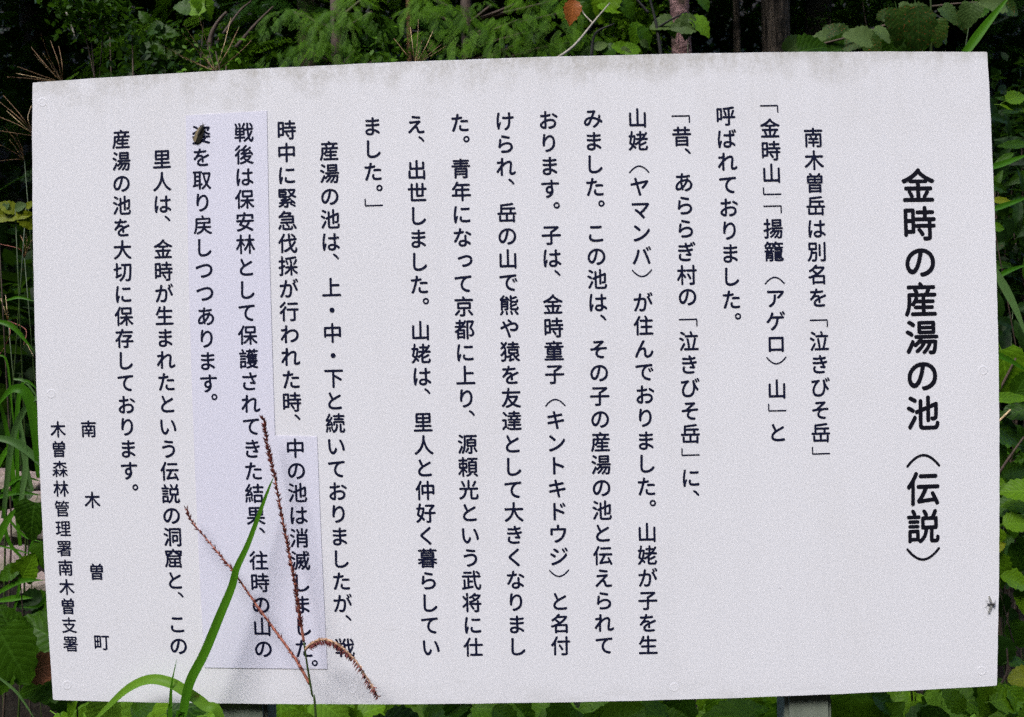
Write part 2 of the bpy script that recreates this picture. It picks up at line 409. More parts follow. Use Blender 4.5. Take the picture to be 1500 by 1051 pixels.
# --- lettering
COLS = [
 ('金時の産湯の池（伝説）', 53.5, [(0, 1345, 272), (2, 1347.5, 383), (6, 1352, 605), (9, 1352.3, 771), (10, 1352, 826)], 'title'),
 ('南木曽岳は別名を「泣きびそ岳」', 30.8, [(0, 1191, 201.7), (4, 1196, 335), (7, 1198, 436), (8, 1199, 467), (9, 1200, 500), (13, 1202.3, 634), (14, 1202.5, 667)], ''),
 ('「金時山」「揚籠（アゲロ）山」と', 30.8, [(0, 1126, 153), (1, 1128, 188), (3, 1130, 254), (4, 1131, 287), (5, 1132, 300), (6, 1132.5, 335), (7, 1133.5, 368.5), (9, 1135, 437), (11, 1137, 503.5), (13, 1138, 570), (14, 1138.3, 604), (15, 1139, 633.5)], ''),
 ('呼ばれておりました。', 30.8, [(0, 1063, 170), (3, 1066, 270.5), (7, 1070.5, 405), (9, 1072, 473)], ''),
 ('「昔、あららぎ村の「泣きびそ岳」に、', 30.8, [(0, 997, 168), (1, 999, 200), (3, 1001, 267), (7, 1006, 403), (9, 1008, 466), (10, 1009, 500), (14, 1011.5, 635.5), (15, 1011.5, 669), (16, 1011.5, 700), (17, 1012, 734)], ''),
 ('山姥（ヤマンバ）が住んでおりました。山姥が子を生', 30.8, [(0, 933.5, 173), (3, 937, 273.5), (6, 940, 375), (9, 942.5, 477), (15, 946, 679), (18, 948, 780), (23, 949.3, 945)], ''),
 ('みました。この池は、その子の産湯の池と伝えられて', 30.8, [(0, 868.5, 173.5), (8, 875.5, 443), (12, 878, 580), (23, 885.5, 945)], ''),
 ('おります。子は、金時童子（キントキドウジ）と名付', 30.8, [(0, 802.7, 176), (8, 810, 446), (11, 812.5, 548), (23, 821, 946)], ''),
 ('けられ、岳の山で熊や猿を友達として大きくなりまし', 30.8, [(0, 738.5, 177.5), (4, 742.5, 311.7), (12, 749, 583), (23, 757, 947)], ''),
 ('た。青年になって京都に上り、源頼光という武将に仕', 30.8, [(0, 673.5, 180), (2, 675, 247), (8, 679.5, 449), (15, 685.5, 684), (23, 693.3, 948)], ''),
 ('え、出世しました。山姥は、里人と仲好く暮らしてい', 30.8, [(0, 609.3, 182.5), (2, 610.5, 249), (9, 615.5, 484.5), (16, 623, 718.5), (23, 630.7, 948)], ''),
 ('ました。」', 30.8, [(0, 545, 185), (3, 547, 285), (4, 547.5, 303.5)], ''),
 ('産湯の池は、上・中・下と続いておりましたが、戦', 30.8, [(0, 482.3, 221), (3, 483.7, 321), (8, 486.7, 488), (12, 491, 620), (20, 501.5, 884), (22, 504.8, 949)], ''),
 ('時中に緊急伐採が行われた時、', 30.8, [(0, 419.3, 190.7), (3, 420.7, 290), (9, 424, 489.7), (12, 427.3, 589), (13, 429, 623)], ''),
 ('中の池は消滅しました。', 30.8, [(0, 432.7, 656.7), (2, 436, 721.7), (5, 440, 821), (9, 445.3, 950), (10, 453, 980)], 'sheet'),
 ('戦後は保安林として保護されてきた結果、往時の山の', 30.8, [(0, 357.3, 194.3), (3, 358.5, 292), (9, 363, 491), (10, 364.3, 525.7), (16, 373, 722.7), (19, 379.3, 821), (23, 386, 950)], 'sheet'),
 ('姿を取り戻しつつあります。', 30.8, [(0, 295, 197.5), (2, 296, 264), (6, 299.3, 395.7), (8, 301.7, 463.3), (11, 305.5, 561.7), (12, 306, 591)], 'sheet'),
 ('里人は、金時が生まれたという伝説の洞窟と、この', 30.8, [(0, 237.3, 233.3), (4, 238.5, 365), (7, 240.7, 462.7), (11, 245, 591.7), (15, 250, 723.3), (18, 254, 818), (22, 262, 946)], ''),
 ('産湯の池を大切に保存しております。', 30.8, [(0, 177.7, 204), (3, 178.5, 301), (5, 179, 366), (8, 181.7, 463.3), (12, 185, 593), (15, 189, 689.5), (16, 190, 723)], ''),
 ('南木曽町', 27, [(0, 130, 628.5), (1, 135, 732.5), (2, 141.7, 837.7), (3, 149, 940.7)], ''),
 ('木曽森林管理署南木曽支署', 26.5, [(0, 85, 629), (3, 89.3, 716), (6, 94.2, 803.3), (9, 99.7, 888.3), (11, 103.3, 943.3)], ''),
]
DOWN = 'ってャ'   # placeholder order, real small kana set below
SMALL = set('っャュョゃゅょ')
PUNCT = set('、。「」（）')

def glyph_table(chars):
    cu = bpy.data.curves.new('glyphs', 'FONT'); cu.body = '\n'.join(chars)
    to = bpy.data.objects.new('glyphs', cu); COL.objects.link(to); bpy.context.view_layer.update()
    oc = to.to_curve(bpy.context.evaluated_depsgraph_get())
    T = {c: [] for c in chars}
    for s in oc.splines:
        bp = s.bezier_points; n = len(bp); pts = []
        for i in range(n):
            a, b = bp[i], bp[(i + 1) % n]; p0, p1, p2, p3 = a.co, a.handle_right, b.handle_left, b.co
            L = (p3 - p0).length; dev = max((p1 - p0 - (p3 - p0) / 3).length, (p2 - p0 - (p3 - p0) * 2 / 3).length)
            k = 1 if (dev < .004 or L < .004) else (7 if L > .08 else 4)
            for q in range(k):
                t = q / k; u = 1 - t; v = p0 * (u ** 3) + p1 * (3 * u * u * t) + p2 * (3 * u * t * t) + p3 * t ** 3
                pts.append((v.x, v.y))
        P = [pts[0]]
        for p in pts[1:]:
            if math.hypot(p[0] - P[-1][0], p[1] - P[-1][1]) > 1e-4: P.append(p)
        if math.hypot(P[0][0] - P[-1][0], P[0][1] - P[-1][1]) < 1e-4: P.pop()
        P = np.array(P); cy = (P[:, 1].min() + P[:, 1].max()) / 2
        line = int(round((.38 - cy) / 1.0 - .0)); line = min(max(line, 0), len(chars) - 1)
        P[:, 1] += line; P -= np.array([.5, .38])
        T[chars[line]].append(P)
    bpy.data.objects.remove(to)
    return T

def area(P): return .5 * np.sum(P[:, 0] * np.roll(P[:, 1], -1) - np.roll(P[:, 0], -1) * P[:, 1])

def round_poly(P, sign, d=.040):
    """rounds the outward corners of a closed outline"""
    n = len(P); nx = np.roll(P, -1, 0) - P; L = np.hypot(nx[:, 0], nx[:, 1]); ang = np.arctan2(nx[:, 1], nx[:, 0])
    turn = (ang - np.roll(ang, 1) + PI) % (2 * PI) - PI
    isc = (turn * sign > math.radians(32))
    cs = np.nonzero(isc)[0]
    if len(cs) == 0: return P
    S = np.concatenate([[0], np.cumsum(L)]); per = S[-1]; pos = S[cs]
    gap_n = (np.roll(pos, -1) - pos) % per; gap_n[gap_n == 0] = per; gap_p = np.roll(gap_n, 1)
    dn = np.minimum(d, gap_n * .49); dp = np.minimum(d, gap_p * .49)
    def pt(s):
        s = s % per; i = min(np.searchsorted(S, s, side='right') - 1, n - 1); t = (s - S[i]) / max(L[i], 1e-9)
        return P[i] * (1 - t) + P[(i + 1) % n] * t
    cuts = [(pos[k] - dp[k], pos[k] + dn[k], cs[k]) for k in range(len(cs))]
    out = []
    keep = np.ones(n, bool)
    for a, b, c in cuts:
        for i in range(n):
            for sh in (-per, 0, per):
                if a - 1e-6 < S[i] + sh < b + 1e-6: keep[i] = False
    ev = [(S[i], [P[i]]) for i in range(n) if keep[i]]
    for a, b, c in cuts:
        A, B, C = pt(a), pt(b), P[c]; arc = []
        for t in np.linspace(0, 1, 6):
            u = 1 - t; w_ = 1.15
            q = (A * u * u + C * 2 * u * t * w_ + B * t * t) / (u * u + 2 * u * t * w_ + t * t); arc.append(q)
        ev.append((S[c], arc))
    ev.sort(key=lambda e: e[0])
    # a corner at S=0 whose cut starts before the seam keeps its place because its key is its own position
    for _, a in ev: out += a
    return np.array(out)

def offset_poly(P, sign, d):
    a = np.roll(P, 1, 0); b = np.roll(P, -1, 0)
    t1 = P - a; t2 = b - P
    t1 /= np.maximum(np.hypot(t1[:, 0], t1[:, 1]), 1e-9)[:, None]; t2 /= np.maximum(np.hypot(t2[:, 0], t2[:, 1]), 1e-9)[:, None]
    n1 = np.stack([t1[:, 1], -t1[:, 0]], 1); n2 = np.stack([t2[:, 1], -t2[:, 0]], 1)
    m = n1 + n2; q = np.maximum((m * m).sum(1), .8)
    return P + m * (2 * d / q)[:, None] * sign

def stroke(pts, w):
    """outline of a round-ended stroke along a polyline"""
    P = np.array(pts, float); r = w / 2
    d = np.diff(P, axis=0); d /= np.hypot(d[:, 0], d[:, 1])[:, None]
    t = np.concatenate([[d[0]], (d[1:] + d[:-1]), [d[-1]]]); 
    q = (t * t).sum(1); t = t / np.sqrt(q)[:, None]
    nn = np.stack([-t[:, 1], t[:, 0]], 1)
    mit = np.ones(len(P)); mit[1:-1] = np.minimum(1.45, 2 / np.sqrt(np.maximum(q[1:-1], .3)))
    Lf = P + nn * (r * mit)[:, None]; Rt = P - nn * (r * mit)[:, None]
    def cap(c, dr):
        a0 = math.atan2(dr[1], dr[0]); return [c + r * np.array([math.cos(a0 + x), math.sin(a0 + x)]) for x in np.linspace(PI / 2, -PI / 2, 7)[1:-1]]
    return np.array(list(Lf) + cap(P[-1], d[-1]) + list(Rt[::-1]) + cap(P[0], -d[0]))
def ring(c, r, w, n=20):
    a = np.linspace(0, 2 * PI, n, endpoint=False); u = np.stack([np.cos(a), np.sin(a)], 1)
    return [np.array(c) + u * (r + w / 2), (np.array(c) + u * (r - w / 2))[::-1]]
def punct(ch, thin, heavy):
    """vertical-setting forms, y up, em units, centred on the character's cell"""
    if ch == '、': return [stroke([(.16, .47), (.26, .40), (.35, .29)][0:3], heavy * 1.1)]
    if ch == '。': return ring((.30, .30), .115, heavy * .9)
    if ch == '「': return [stroke([(-.42, -.07), (.40, -.07), (.415, -.10), (.415, -.38)], thin)]
    if ch == '」': return [stroke([(-.415, .38), (-.415, .10), (-.40, .07), (.42, .07)], thin)]
    s = -1 if ch == '（' else 1
    if ch == '（': pts = [(x * .46, -.42 + .30 * (1 - (x * x) ** .95)) for x in np.linspace(-1, 1, 15)]
    else: pts = [(x * .46, .42 - .30 * (1 - (x * x) ** .95)) for x in np.linspace(-1, 1, 15)]
    return [stroke(pts, thin)]

def build_lettering():
    chars = sorted({c for t in COLS for c in t[0]} - PUNCT)
    T = glyph_table(chars)
    G = {}
    for c, loops in T.items():
        if not loops: continue
        big = max(loops, key=lambda P: abs(area(P))); sg = 1 if area(big) > 0 else -1
        G[c] = (loops, sg)
    cache = {}
    def fill(loops, ch):
        """triangulates overlapping loops; keeps triangles with non-zero winding"""
        vs = np.concatenate(loops); ed = []; b = 0
        for P in loops: n = len(P); ed += [(b + k, b + (k + 1) % n) for k in range(n)]; b += n
        v, _, f, *_r = delaunay_2d_cdt([Vector(p) for p in vs], ed, [], 0, 1e-5)
        v = np.array([(p[0], p[1]) for p in v]); f = np.array([list(x) for x in f]); c = v[f].mean(1)
        wn = np.zeros(len(c), int)
        for P in loops:
            Q = np.roll(P, -1, 0)
            for a, b_ in zip(P, Q):
                cr = (b_[0] - a[0]) * (c[:, 1] - a[1]) - (c[:, 0] - a[0]) * (b_[1] - a[1])
                wn += ((a[1] <= c[:, 1]) & (b_[1] > c[:, 1]) & (cr > 0)).astype(int) - ((a[1] > c[:, 1]) & (b_[1] <= c[:, 1]) & (cr < 0)).astype(int)
        return v, f[wn != 0]
    for text, size, anc, where in COLS:
        title = where == 'title'
        idx = [a[0] for a in anc]; XY = [inv(a[1], a[2]) for a in anc]
        ks = np.arange(len(text)); X = np.interp(ks, idx, [p[0] for p in XY]); Y = np.interp(ks, idx, [p[1] for p in XY])
        if len(anc) > 3 and where != 'sheet':
            cf = np.polyfit(Y, X, 1 if len(anc) < 5 else 2); X = np.polyval(cf, Y)
        em = size * .001033
        off = .021 if title else (.018 if size > 28 else .013)
        VV = []; FF = []; nb = 0
        for k, ch in enumerate(text):
            key = (ch, title)
            if key not in cache:
                if ch in PUNCT: loops = punct(ch, .066 if not title else .070, .092)
                else:
                    lp, sg = G[ch]; loops = [offset_poly(round_poly(P, sg, .044), sg, off) for P in lp]
                cache[key] = fill(loops, ch)
            v, f = cache[key]
            dx = dy = .10 if ch in SMALL else 0
            lx = X[k] + (v[:, 0] + dx) * em * .985; ly = Y[k] - (v[:, 1] + dy) * em
            px, py = proj(lx, ly); Q = plane_np(px, py, 0.0); Q[:, 1] = -.0011 if where == 'sheet' else -.0004
            VV.append(Q); FF.append(f + nb); nb += len(Q)
        me = mesh_np('lettering', np.concatenate(VV), np.concatenate(FF), MAT['ink_black' if title else 'ink'], smooth=False)
        o = obj('title_lettering' if title else 'lettering', me, sign)
        o['kind'] = 'stuff'
        if title: o['label'] = 'large bold title characters at the right'
build_lettering()

# ------------------------------------------------------------------ vegetation meshes
def leaf_geo(kind, seed=0, rows=9):
    """one leaf, base at origin, tip at +Y, unit length, facing +Z; returns V, F, UV"""
    rng = np.random.RandomState(seed)
    t = np.linspace(0, 1, rows)
    if kind == 'ovate': wd = .36 * np.sin(PI * t ** .72) ** .85
    elif kind == 'round': wd = .46 * np.sin(PI * t ** .80) ** .62; wd[0] = .06
    elif kind == 'lance': wd = .17 * np.sin(PI * t ** .8) ** .8
    elif kind == 'heart': wd = .47 * np.sin(PI * (t * .93 + .07) ** .66) ** .75; wd[-1] = 0
    wd[-1] = .004
    if kind != 'heart': wd[0] = max(wd[0] * .3, .012)
    tooth = np.zeros(rows)
    if kind in ('ovate', 'round', 'heart'): tooth[1:-1:2] = .035; tooth[2:-1:2] = -.02
    wd = np.maximum(wd + tooth * (wd > .1), .003)
    us = np.array([-1, -.5, 0, .5, 1]); V = []; UV = []
    fold = .16 + .14 * rng.rand(); droop = .10 + .25 * rng.rand(); tw = (rng.rand() - .5) * .5; wav = rng.rand() * 6
    for i, tt in enumerate(t):
        for u in us:
            x = u * wd[i]; z = fold * abs(x) - droop * tt * tt + tw * x * tt + .022 * math.sin(tt * 22 + wav + u * 3) * abs(u)
            if kind == 'heart' and i == 0: yy = -.07 * abs(u)
            else: yy = tt - .045 * abs(u) * (1 - tt)
            V.append((x, yy, z)); UV.append((u * .5 * (wd[i] / .46 if False else 1) + .5, tt))
    Fc = []
    for i in range(rows - 1):
        for k in range(4): a = i * 5 + k; Fc.append([a, a + 1, a + 6, a + 5])
    # petiole
    b = len(V); V += [(-.008, 0, 0), (.008, 0, 0), (.008, -.22, -.05), (-.008, -.22, -.05)]; UV += [(.5, .02)] * 4; Fc.append([b + 3, b + 2, b + 1, b])
    return np.array(V, float), np.array(Fc), np.array(UV)
def leaf_mesh(kind, matkey, seed):
    V, Fc, UV = leaf_geo(kind, seed, 13); return mesh_np('leaf', V, Fc, MAT[matkey], uv=UV)
_lm = {}
def LM(kind, matkey, rnd):
    k = (kind, matkey, rnd.randrange(4))
    if k not in _lm: _lm[k] = leaf_mesh(k[0], k[1], k[2] * 7 + len(_lm))
    return _lm[k]

def place_leaf(parent, p, dirv, up, L, kind, matkey, rnd, name='leaf', label=None):
    """leaf whose base is at world p, pointing along dirv, its face turned towards up"""
    d = Vector(dirv).normalized(); u = Vector(up); s = d.cross(u)
    if s.length < 1e-3: s = d.cross(Vector((.3, -1, .2)))
    s.normalize(); nrm = s.cross(d)
    m = Matrix.Identity(4)
    for j in range(3): m[j][0] = s[j] * L; m[j][1] = d[j] * L; m[j][2] = nrm[j] * L
    m.translation = rel(parent, p)
    o = obj(name, LM(kind, matkey, rnd), parent); o.matrix_local = m
    if label: o['label'] = label
    return o

def tube(name, pts, radii, mat, seg=6, cap=True):
    P = [Vector(p) for p in pts]; n = len(P); V = []; Fc = []
    if not hasattr(radii, '__len__'): radii = [radii] * n
    ref = Vector((0.13, -1, .21))
    for i in range(n):
        d = (P[min(i + 1, n - 1)] - P[max(i - 1, 0)]).normalized(); a = d.cross(ref).normalized(); b = d.cross(a)
        for k in range(seg):
            th = 2 * PI * k / seg; V.append(P[i] + (a * math.cos(th) + b * math.sin(th)) * radii[i])
    for i in range(n - 1):
        for k in range(seg): j = (k + 1) % seg; Fc.append([i * seg + k, i * seg + j, (i + 1) * seg + j, (i + 1) * seg + k])
    if cap: Fc += [list(range(seg))[::-1], [(n - 1) * seg + k for k in range(seg)]]
    return mesh_np(name, [tuple(v) for v in V], Fc, mat)
def spline(pts, n):
    """Catmull-Rom through the points"""
    P = [Vector(p) for p in pts]; P = [P[0] * 2 - P[1]] + P + [P[-1] * 2 - P[-2]]; out = []; m = len(P) - 3
    for q in range(n + 1):
        s = q / n * m; i = min(int(s), m - 1); t = s - i; a, b, c, d = P[i:i + 4]
        out.append(.5 * ((2 * b) + (c - a) * t + (2 * a - 5 * b + 4 * c - d) * t * t + (3 * b - a - 3 * c + d) * t ** 3))
    return out
def sub(parent, pts): return [rel(parent, p) for p in pts]

def blade_mesh(name, pts, w, mat, facing=(0, -1, .25), fold=.25, tip=1.0, n=22, base=.6):
    """grass blade ribbon along world points with a keel, given a maximum half width"""
    P = spline(pts, n); V = []; UV = []; Fc = []; fc = Vector(facing).normalized()
    for i, p in enumerate(P):
        t = i / n; d = (P[min(i + 1, n)] - P[max(i - 1, 0)]).normalized(); s = d.cross(fc)
        s = s.normalized() if s.length > .05 else Vector((1, 0, 0)); nr = s.cross(d).normalized()
        hw = w * (base + (1 - base) * min(1, t / .35)) * (1 - max(0, (t - .35) / .65) ** (1.6 * tip)) + .0002
        for u in (-1, -.5, 0, .5, 1):
            V.append(p + s * (u * hw) + nr * (fold * abs(u) * hw)); UV.append((u * .5 + .5, t))
    for i in range(n):
        for k in range(4): a = i * 5 + k; Fc.append([a, a + 1, a + 6, a + 5])
    return mesh_np(name, [tuple(v) for v in V], Fc, mat, uv=UV)

def scatter(name, geo, T, R, S, tone, mat):
    """one mesh of many small copies of geo: T (n,3), R (n,3,3), S (n,)"""
    V0, F0, UV0 = geo; n = len(T)
    V = np.einsum('nij,vj->nvi', R, V0) * S[:, None, None] + T[:, None, :]
    nv = len(V0); Fc = (F0[None] + (np.arange(n) * nv)[:, None, None]).reshape(-1, F0.shape[1])
    V = V.reshape(-1, 3)
    me = bpy.data.meshes.new(name); me.vertices.add(len(V)); me.vertices.foreach_set('co', V.ravel())
    k = F0.shape[1]; me.loops.add(len(Fc) * k); me.loops.foreach_set('vertex_index', Fc.ravel().astype(np.int32))
    me.polygons.add(len(Fc)); me.polygons.foreach_set('loop_start', (np.arange(len(Fc)) * k).astype(np.int32))
    me.polygons.foreach_set('loop_total', np.full(len(Fc), k, np.int32)); me.update(calc_edges=True)
    a = me.attributes.new('tone', 'FLOAT', 'POINT'); a.data.foreach_set('value', np.repeat(tone, nv).astype(np.float32))
    l = me.uv_layers.new(name='UVMap'); l.data.foreach_set('uv', np.tile(UV0[F0].reshape(-1, 2), (n, 1)).ravel().astype(np.float32))
    me.materials.append(mat); return me
def rot_rand(rng, n, up=.6):
    """random frames whose +Z leans towards world up by `up`"""
    Z = rng.normal(size=(n, 3)); Z[:, 2] += up * 2.2; Z /= np.linalg.norm(Z, axis=1)[:, None]
    A = rng.normal(size=(n, 3)); X = np.cross(A, Z); X /= np.linalg.norm(X, axis=1)[:, None]; Y = np.cross(Z, X)
    return np.stack([X, Y, Z], -1)
SIMPLE = (np.array([(0, 0, 0), (.26, .35, .06), (0, .42, -.02), (-.26, .35, .06), (.20, .72, 0), (0, 1, -.12), (-.20, .72, 0)]),
          np.array([[0, 1, 4, 2], [0, 2, 6, 3], [2, 4, 5, 6]]), np.array([(.5, 0), (1, .35), (.5, .42), (0, .35), (.9, .7), (.5, 1), (.1, .7)]))

# --- conifer spray and bough
def spray_geo(rng):
    V = []; Fc = []; UV = []
    def quad(p, d, L, w):
        s = np.array([-d[1], d[0], 0]); b = len(V)
        V.extend([p, p + d * L * .5 + s * w, p + d * L, p + d * L * .5 - s * w]); UV.extend([(.5, 0), (1, .5), (.5, 1), (0, .5)]); Fc.append([b, b + 1, b + 2, b + 3])
    ax = np.array([0., 1, 0]); n = 11
    for i in range(n):
        t = i / n; p = np.array([0, t, -.12 * t * t]); quad(p, ax, .14, .010)
        L = .40 * (1 - t) ** .7 * (.45 + t if t < .4 else 1) + .04
        for sgn in (-1, 1):
            a = math.radians(38 + 12 * rng.rand()); d = np.array([sgn * math.sin(a), math.cos(a), -.10 - .1 * rng.rand()]); m = max(2, int(L / .07))
            for k in range(m):
                q = p + d * L * (k / m); quad(q, d, L / m * 1.15, .009)
                if k > 0:
                    for s2 in (-1, 1):
                        a2 = a * sgn + s2 * .6; d2 = np.array([math.sin(a2), math.cos(a2), -.15]); quad(q, d2, .085 * (1 - .4 * k / m), .0085)
    return np.array(V), np.array(Fc), np.array(UV)
SPRAY = spray_geo(np.random.RandomState(2))
def bough_mesh(seed, matkey, L=1.0, n=36, size=.18):
    """a drooping conifer bough along +Y, unit length"""
    rng = np.random.RandomState(seed); T = []; R = []; S = []
    for i in range(n):
        t = (i + .5 * rng.rand()) / n; side = 1 if i % 2 else -1
        p = np.array([side * (.02 + .16 * rng.rand() * math.sin(PI * min(1, t * 1.1))), t, .16 * math.sin(t * PI * .75) - .22 * t * t])
        a = side * (.95 - .65 * t + .30 * rng.normal()); dz = -.10 - .55 * rng.rand() - .3 * t
        d = np.array([math.sin(a), math.cos(a), dz]); d /= np.linalg.norm(d)
        up = np.array([.25 * rng.normal(), .3 * rng.normal() , 1.0]); x = np.cross(d, up); x /= np.linalg.norm(x); z = np.cross(x, d)
        T.append(p); R.append(np.stack([x, d, z], 1)); S.append(size * (.6 + .9 * rng.rand()) * (1.15 - .5 * t))
    return scatter('bough_foliage', SPRAY, np.array(T), np.array(R), np.array(S), rng.rand(n) * .5, MAT[matkey])
BOUGHS = [bough_mesh(i, 'conifer') for i in range(4)]; BOUGHS_B = [bough_mesh(10 + i, 'conifer_b') for i in range(3)]
def place_bough(parent, p, d, L, rnd, fresh=False, droop_up=Vector((0, 0, 1))):
    d = Vector(d).normalized(); s = d.cross(droop_up).normalized(); z = s.cross(d); m = Matrix.Identity(4)
    for j in range(3): m[j][0] = s[j] * L; m[j][1] = d[j] * L; m[j][2] = z[j] * L
    m.translation = rel(parent, p); o = obj('bough', rnd.choice(BOUGHS_B if fresh else BOUGHS), parent); o.matrix_local = m; return o
def conifer(x, y, h, label, seed, trunk_r=.07, z0=.6, reach=1.3, n=70, cone=True, group='conifers behind the sign'):
    rnd = random.Random(seed); g = gz(x, y); t = empty('conifer_tree', (x, y, g), label, 'tree', group)
    obj('trunk', tube('trunk', [(0, 0, -.1), (.02, 0, h * .5), (0, .02, h)], [trunk_r, trunk_r * .7, .01], MAT['bark_brown'], 10), t)
    for i in range(n):
        f = (i + .5) / n; z = z0 + (h - z0) * f; a = i * 2.399 + rnd.uniform(-.3, .3); L = (reach * (1 - f * .75) + .2) * rnd.uniform(.8, 1.15)
        place_bough(t, (x, y, g + z), (math.cos(a), math.sin(a), rnd.uniform(-.15, .25)), L, rnd, rnd.random() < .3)
    return t

# ------------------------------------------------------------------ conifers behind the top of the sign
rnd = random.Random(11)
c1p = at(455, 300, 3.0); conifer(c1p.x, 3.0, 5.5, 'feathery green conifer behind the sign, left of the bare reddish stem', 1, reach=1.15, n=84)
c2p = at(700, 300, 3.6); conifer(c2p.x, 3.6, 6.5, 'dense green conifer directly behind the middle of the sign', 2, reach=1.3, n=90)
c3p = at(850, 300, 4.8); conifer(c3p.x, 4.8, 7.5, 'farther conifer right of the middle, behind the bare white twig', 3, reach=1.5, n=80)
c4p = at(150, 300, 6.0); conifer(c4p.x, 6.0, 8, 'dark conifer deep in the wood at the upper left', 4, reach=1.6, n=70)
c5p = at(1520, 300, 3.4); conifer(c5p.x, 3.4, 6, 'dark conifer at the right edge behind the bright grass blade', 5, reach=1.1, n=76)

# a fresh lit bough or two in front, hanging where the photo shows them, on a young conifer of their own
def young_conifer(px, ytree, label, boughs, seed):
    rnd = random.Random(seed); p = at(px, 300, ytree); g = gz(p.x, ytree)
    t = empty('young_conifer', (p.x, ytree, g), label, 'tree', 'conifers behind the sign')
    obj('trunk', tube('trunk', [(0, 0, -.1), (0, 0, 3.4)], [.035, .008], MAT['twig'], 8), t)
    for (x0, y0, x1, y1, dy) in boughs:
        a = at(x0, y0, ytree - .05); b = at(x1, y1, ytree - dy); place_bough(t, a, b - a, (b - a).length, rnd, True)
        obj('branch', tube('branch', sub(t, [Vector((p.x, ytree, a.z - .05)), a]), [.008, .005], MAT['twig'], 5), t)
    return t
young_conifer(500, 1.7, 'young conifer with fresh drooping sprays just above the left half of the sign',
    [(440, 20, 380, 42, .3), (430, 18, 475, 55, .3), (500, 18, 455, 66, .3), (490, 18, 520, 60, .3), (520, 75, 400, 92, .35), (470, 72, 372, 95, .3), (545, 18, 566, 60, .2), (530, 0, 505, 22, .3),
     (440, 70, 520, 92, .3), (560, 85, 535, 95, .3)], 21)
young_conifer(690, 1.9, 'young conifer with light green sprays above the middle of the sign',
    [(660, 16, 640, 34, .3), (655, 14, 690, 30, .3), (640, 0, 610, 10, .3), (700, 40, 665, 75, .4), (760, 30, 720, 60, .4), (830, 18, 775, 42, .3), (800, 70, 780, 85, .3), (720, 8, 690, 12, .2), (690, 70, 640, 88, .3), (770, 62, 810, 80, .3), (730, 35, 760, 52, .3), (680, 30, 705, 55, .3), (760, 5, 790, 20, .3), (820, 0, 850, 25, .4), (640, 50, 615, 70, .3), (745, 72, 730, 88, .3), (620, 15, 590, 35, .3), (850, 60, 880, 78, .4), (800, 40, 835, 62, .4)], 22)

# ------------------------------------------------------------------ broadleaf trees: trunks in view, crowns overhead
def crown_mesh(seed, r, h, n, size=.10, mat='leaf_canopy'):
    rng = np.random.RandomState(seed); k = 26
    C = rng.normal(size=(k, 3)); C /= np.linalg.norm(C, axis=1)[:, None]; C *= (rng.rand(k) ** .4)[:, None] * np.array([r, r, h])
    idx = rng.randint(k, size=n); T = C[idx] + rng.normal(size=(n, 3)) * np.array([r, r, h]) * .17
    return scatter('crown', SIMPLE, T, rot_rand(rng, n, .7), size * (.7 + .6 * rng.rand(n)), rng.rand(n), MAT[mat])
CROWNS = [crown_mesh(i, 1.9, 1.2, 5200, .13) for i in range(3)]
def tree(px, y, w_px, label, matkey, h=7.5, lean=0.0, seed=0, crown_r=1.0, crown_z=.78, group='tree trunks behind the sign', segs=14, limbs=True):
    p = at(px, 60, y); r = w_px / F * (y - CAM.y) / 2; g = gz(p.x, y); rnd = random.Random(seed)
    t = empty('broadleaf_tree', (p.x, y, g), label, 'tree', group)
    zs = np.linspace(-.15, h, 16); ptl = [(lean * (z - (p.z - g)) + .04 * math.sin(z * 1.3 + seed), .03 * math.cos(z * 1.1), z) for z in zs]
    rr = [r * (1.25 - .75 * z / h) * (1 + .06 * math.sin(z * 5 + seed)) * (1.0 if z > 2.8 else 1.0) for z in zs]
    me = tube('trunk', ptl, rr, MAT[matkey], segs); obj('trunk', me, t)
    for k in range(4):
        a = rnd.uniform(0, 6.28); z = h * rnd.uniform(.6, .9); q = Vector((ptl[-4][0], 0, z))
        obj('limb', tube('limb', [q, q + Vector((math.cos(a) * .6, math.sin(a) * .6, .5)), q + Vector((math.cos(a) * 1.3, math.sin(a) * 1.3, .9))], [r * .4, r * .25, r * .08], MAT[matkey], 7), t)
    for k in range(1):
        c = obj('crown', CROWNS[seed % 3], t); c['kind'] = 'stuff'; c.location = (ptl[-1][0], ptl[-1][1], h * crown_z + .6); c.rotation_euler = (0, 0, rnd.uniform(0, 6)); c.scale = (crown_r,) * 3
    return t
tree(1003, 1.9, 31, 'slim tree with pinkish peeling bark above the right half of the sign', 'bark_pink', h=5.2, lean=.015, seed=1, crown_r=.9)
tree(1150, 2.5, 40, 'brown rough barked trunk, thickest of those above the sign', 'bark_brown', h=6.5, lean=-.02, seed=2)
tree(1202, 3.2, 34, 'nearly black trunk just right of the brown rough barked one', 'bark_dark', h=7, lean=.01, seed=3)
tree(1073, 2.9, 10, 'thin pale sapling stem between the pinkish and the brown trunk', 'bark_brown', h=6, lean=-.05, seed=4, crown_r=.7)
tree(588, 2.9, 9, 'thin bare reddish stem left of the middle, above the sign', 'straw_dark', h=4.6, lean=.0, seed=5, crown_r=.6)
tree(60, 6.5, 60, 'dark trunk lost in shade at the far upper left', 'bark_dark', h=8, seed=6, crown_r=1.4)
tree(250, 7.5, 50, 'dark trunk deep in the wood behind the small leaved shrub', 'bark_dark', h=8, seed=7, crown_r=1.4)
tree(930, 7.0, 44, 'dark trunk in shade behind the light green bush', 'bark_dark', h=8, seed=8, crown_r=1.4)
tree(1420, 6.0, 60, 'dark trunk deep in the wood at the upper right', 'bark_dark', h=8, seed=9, crown_r=1.4)

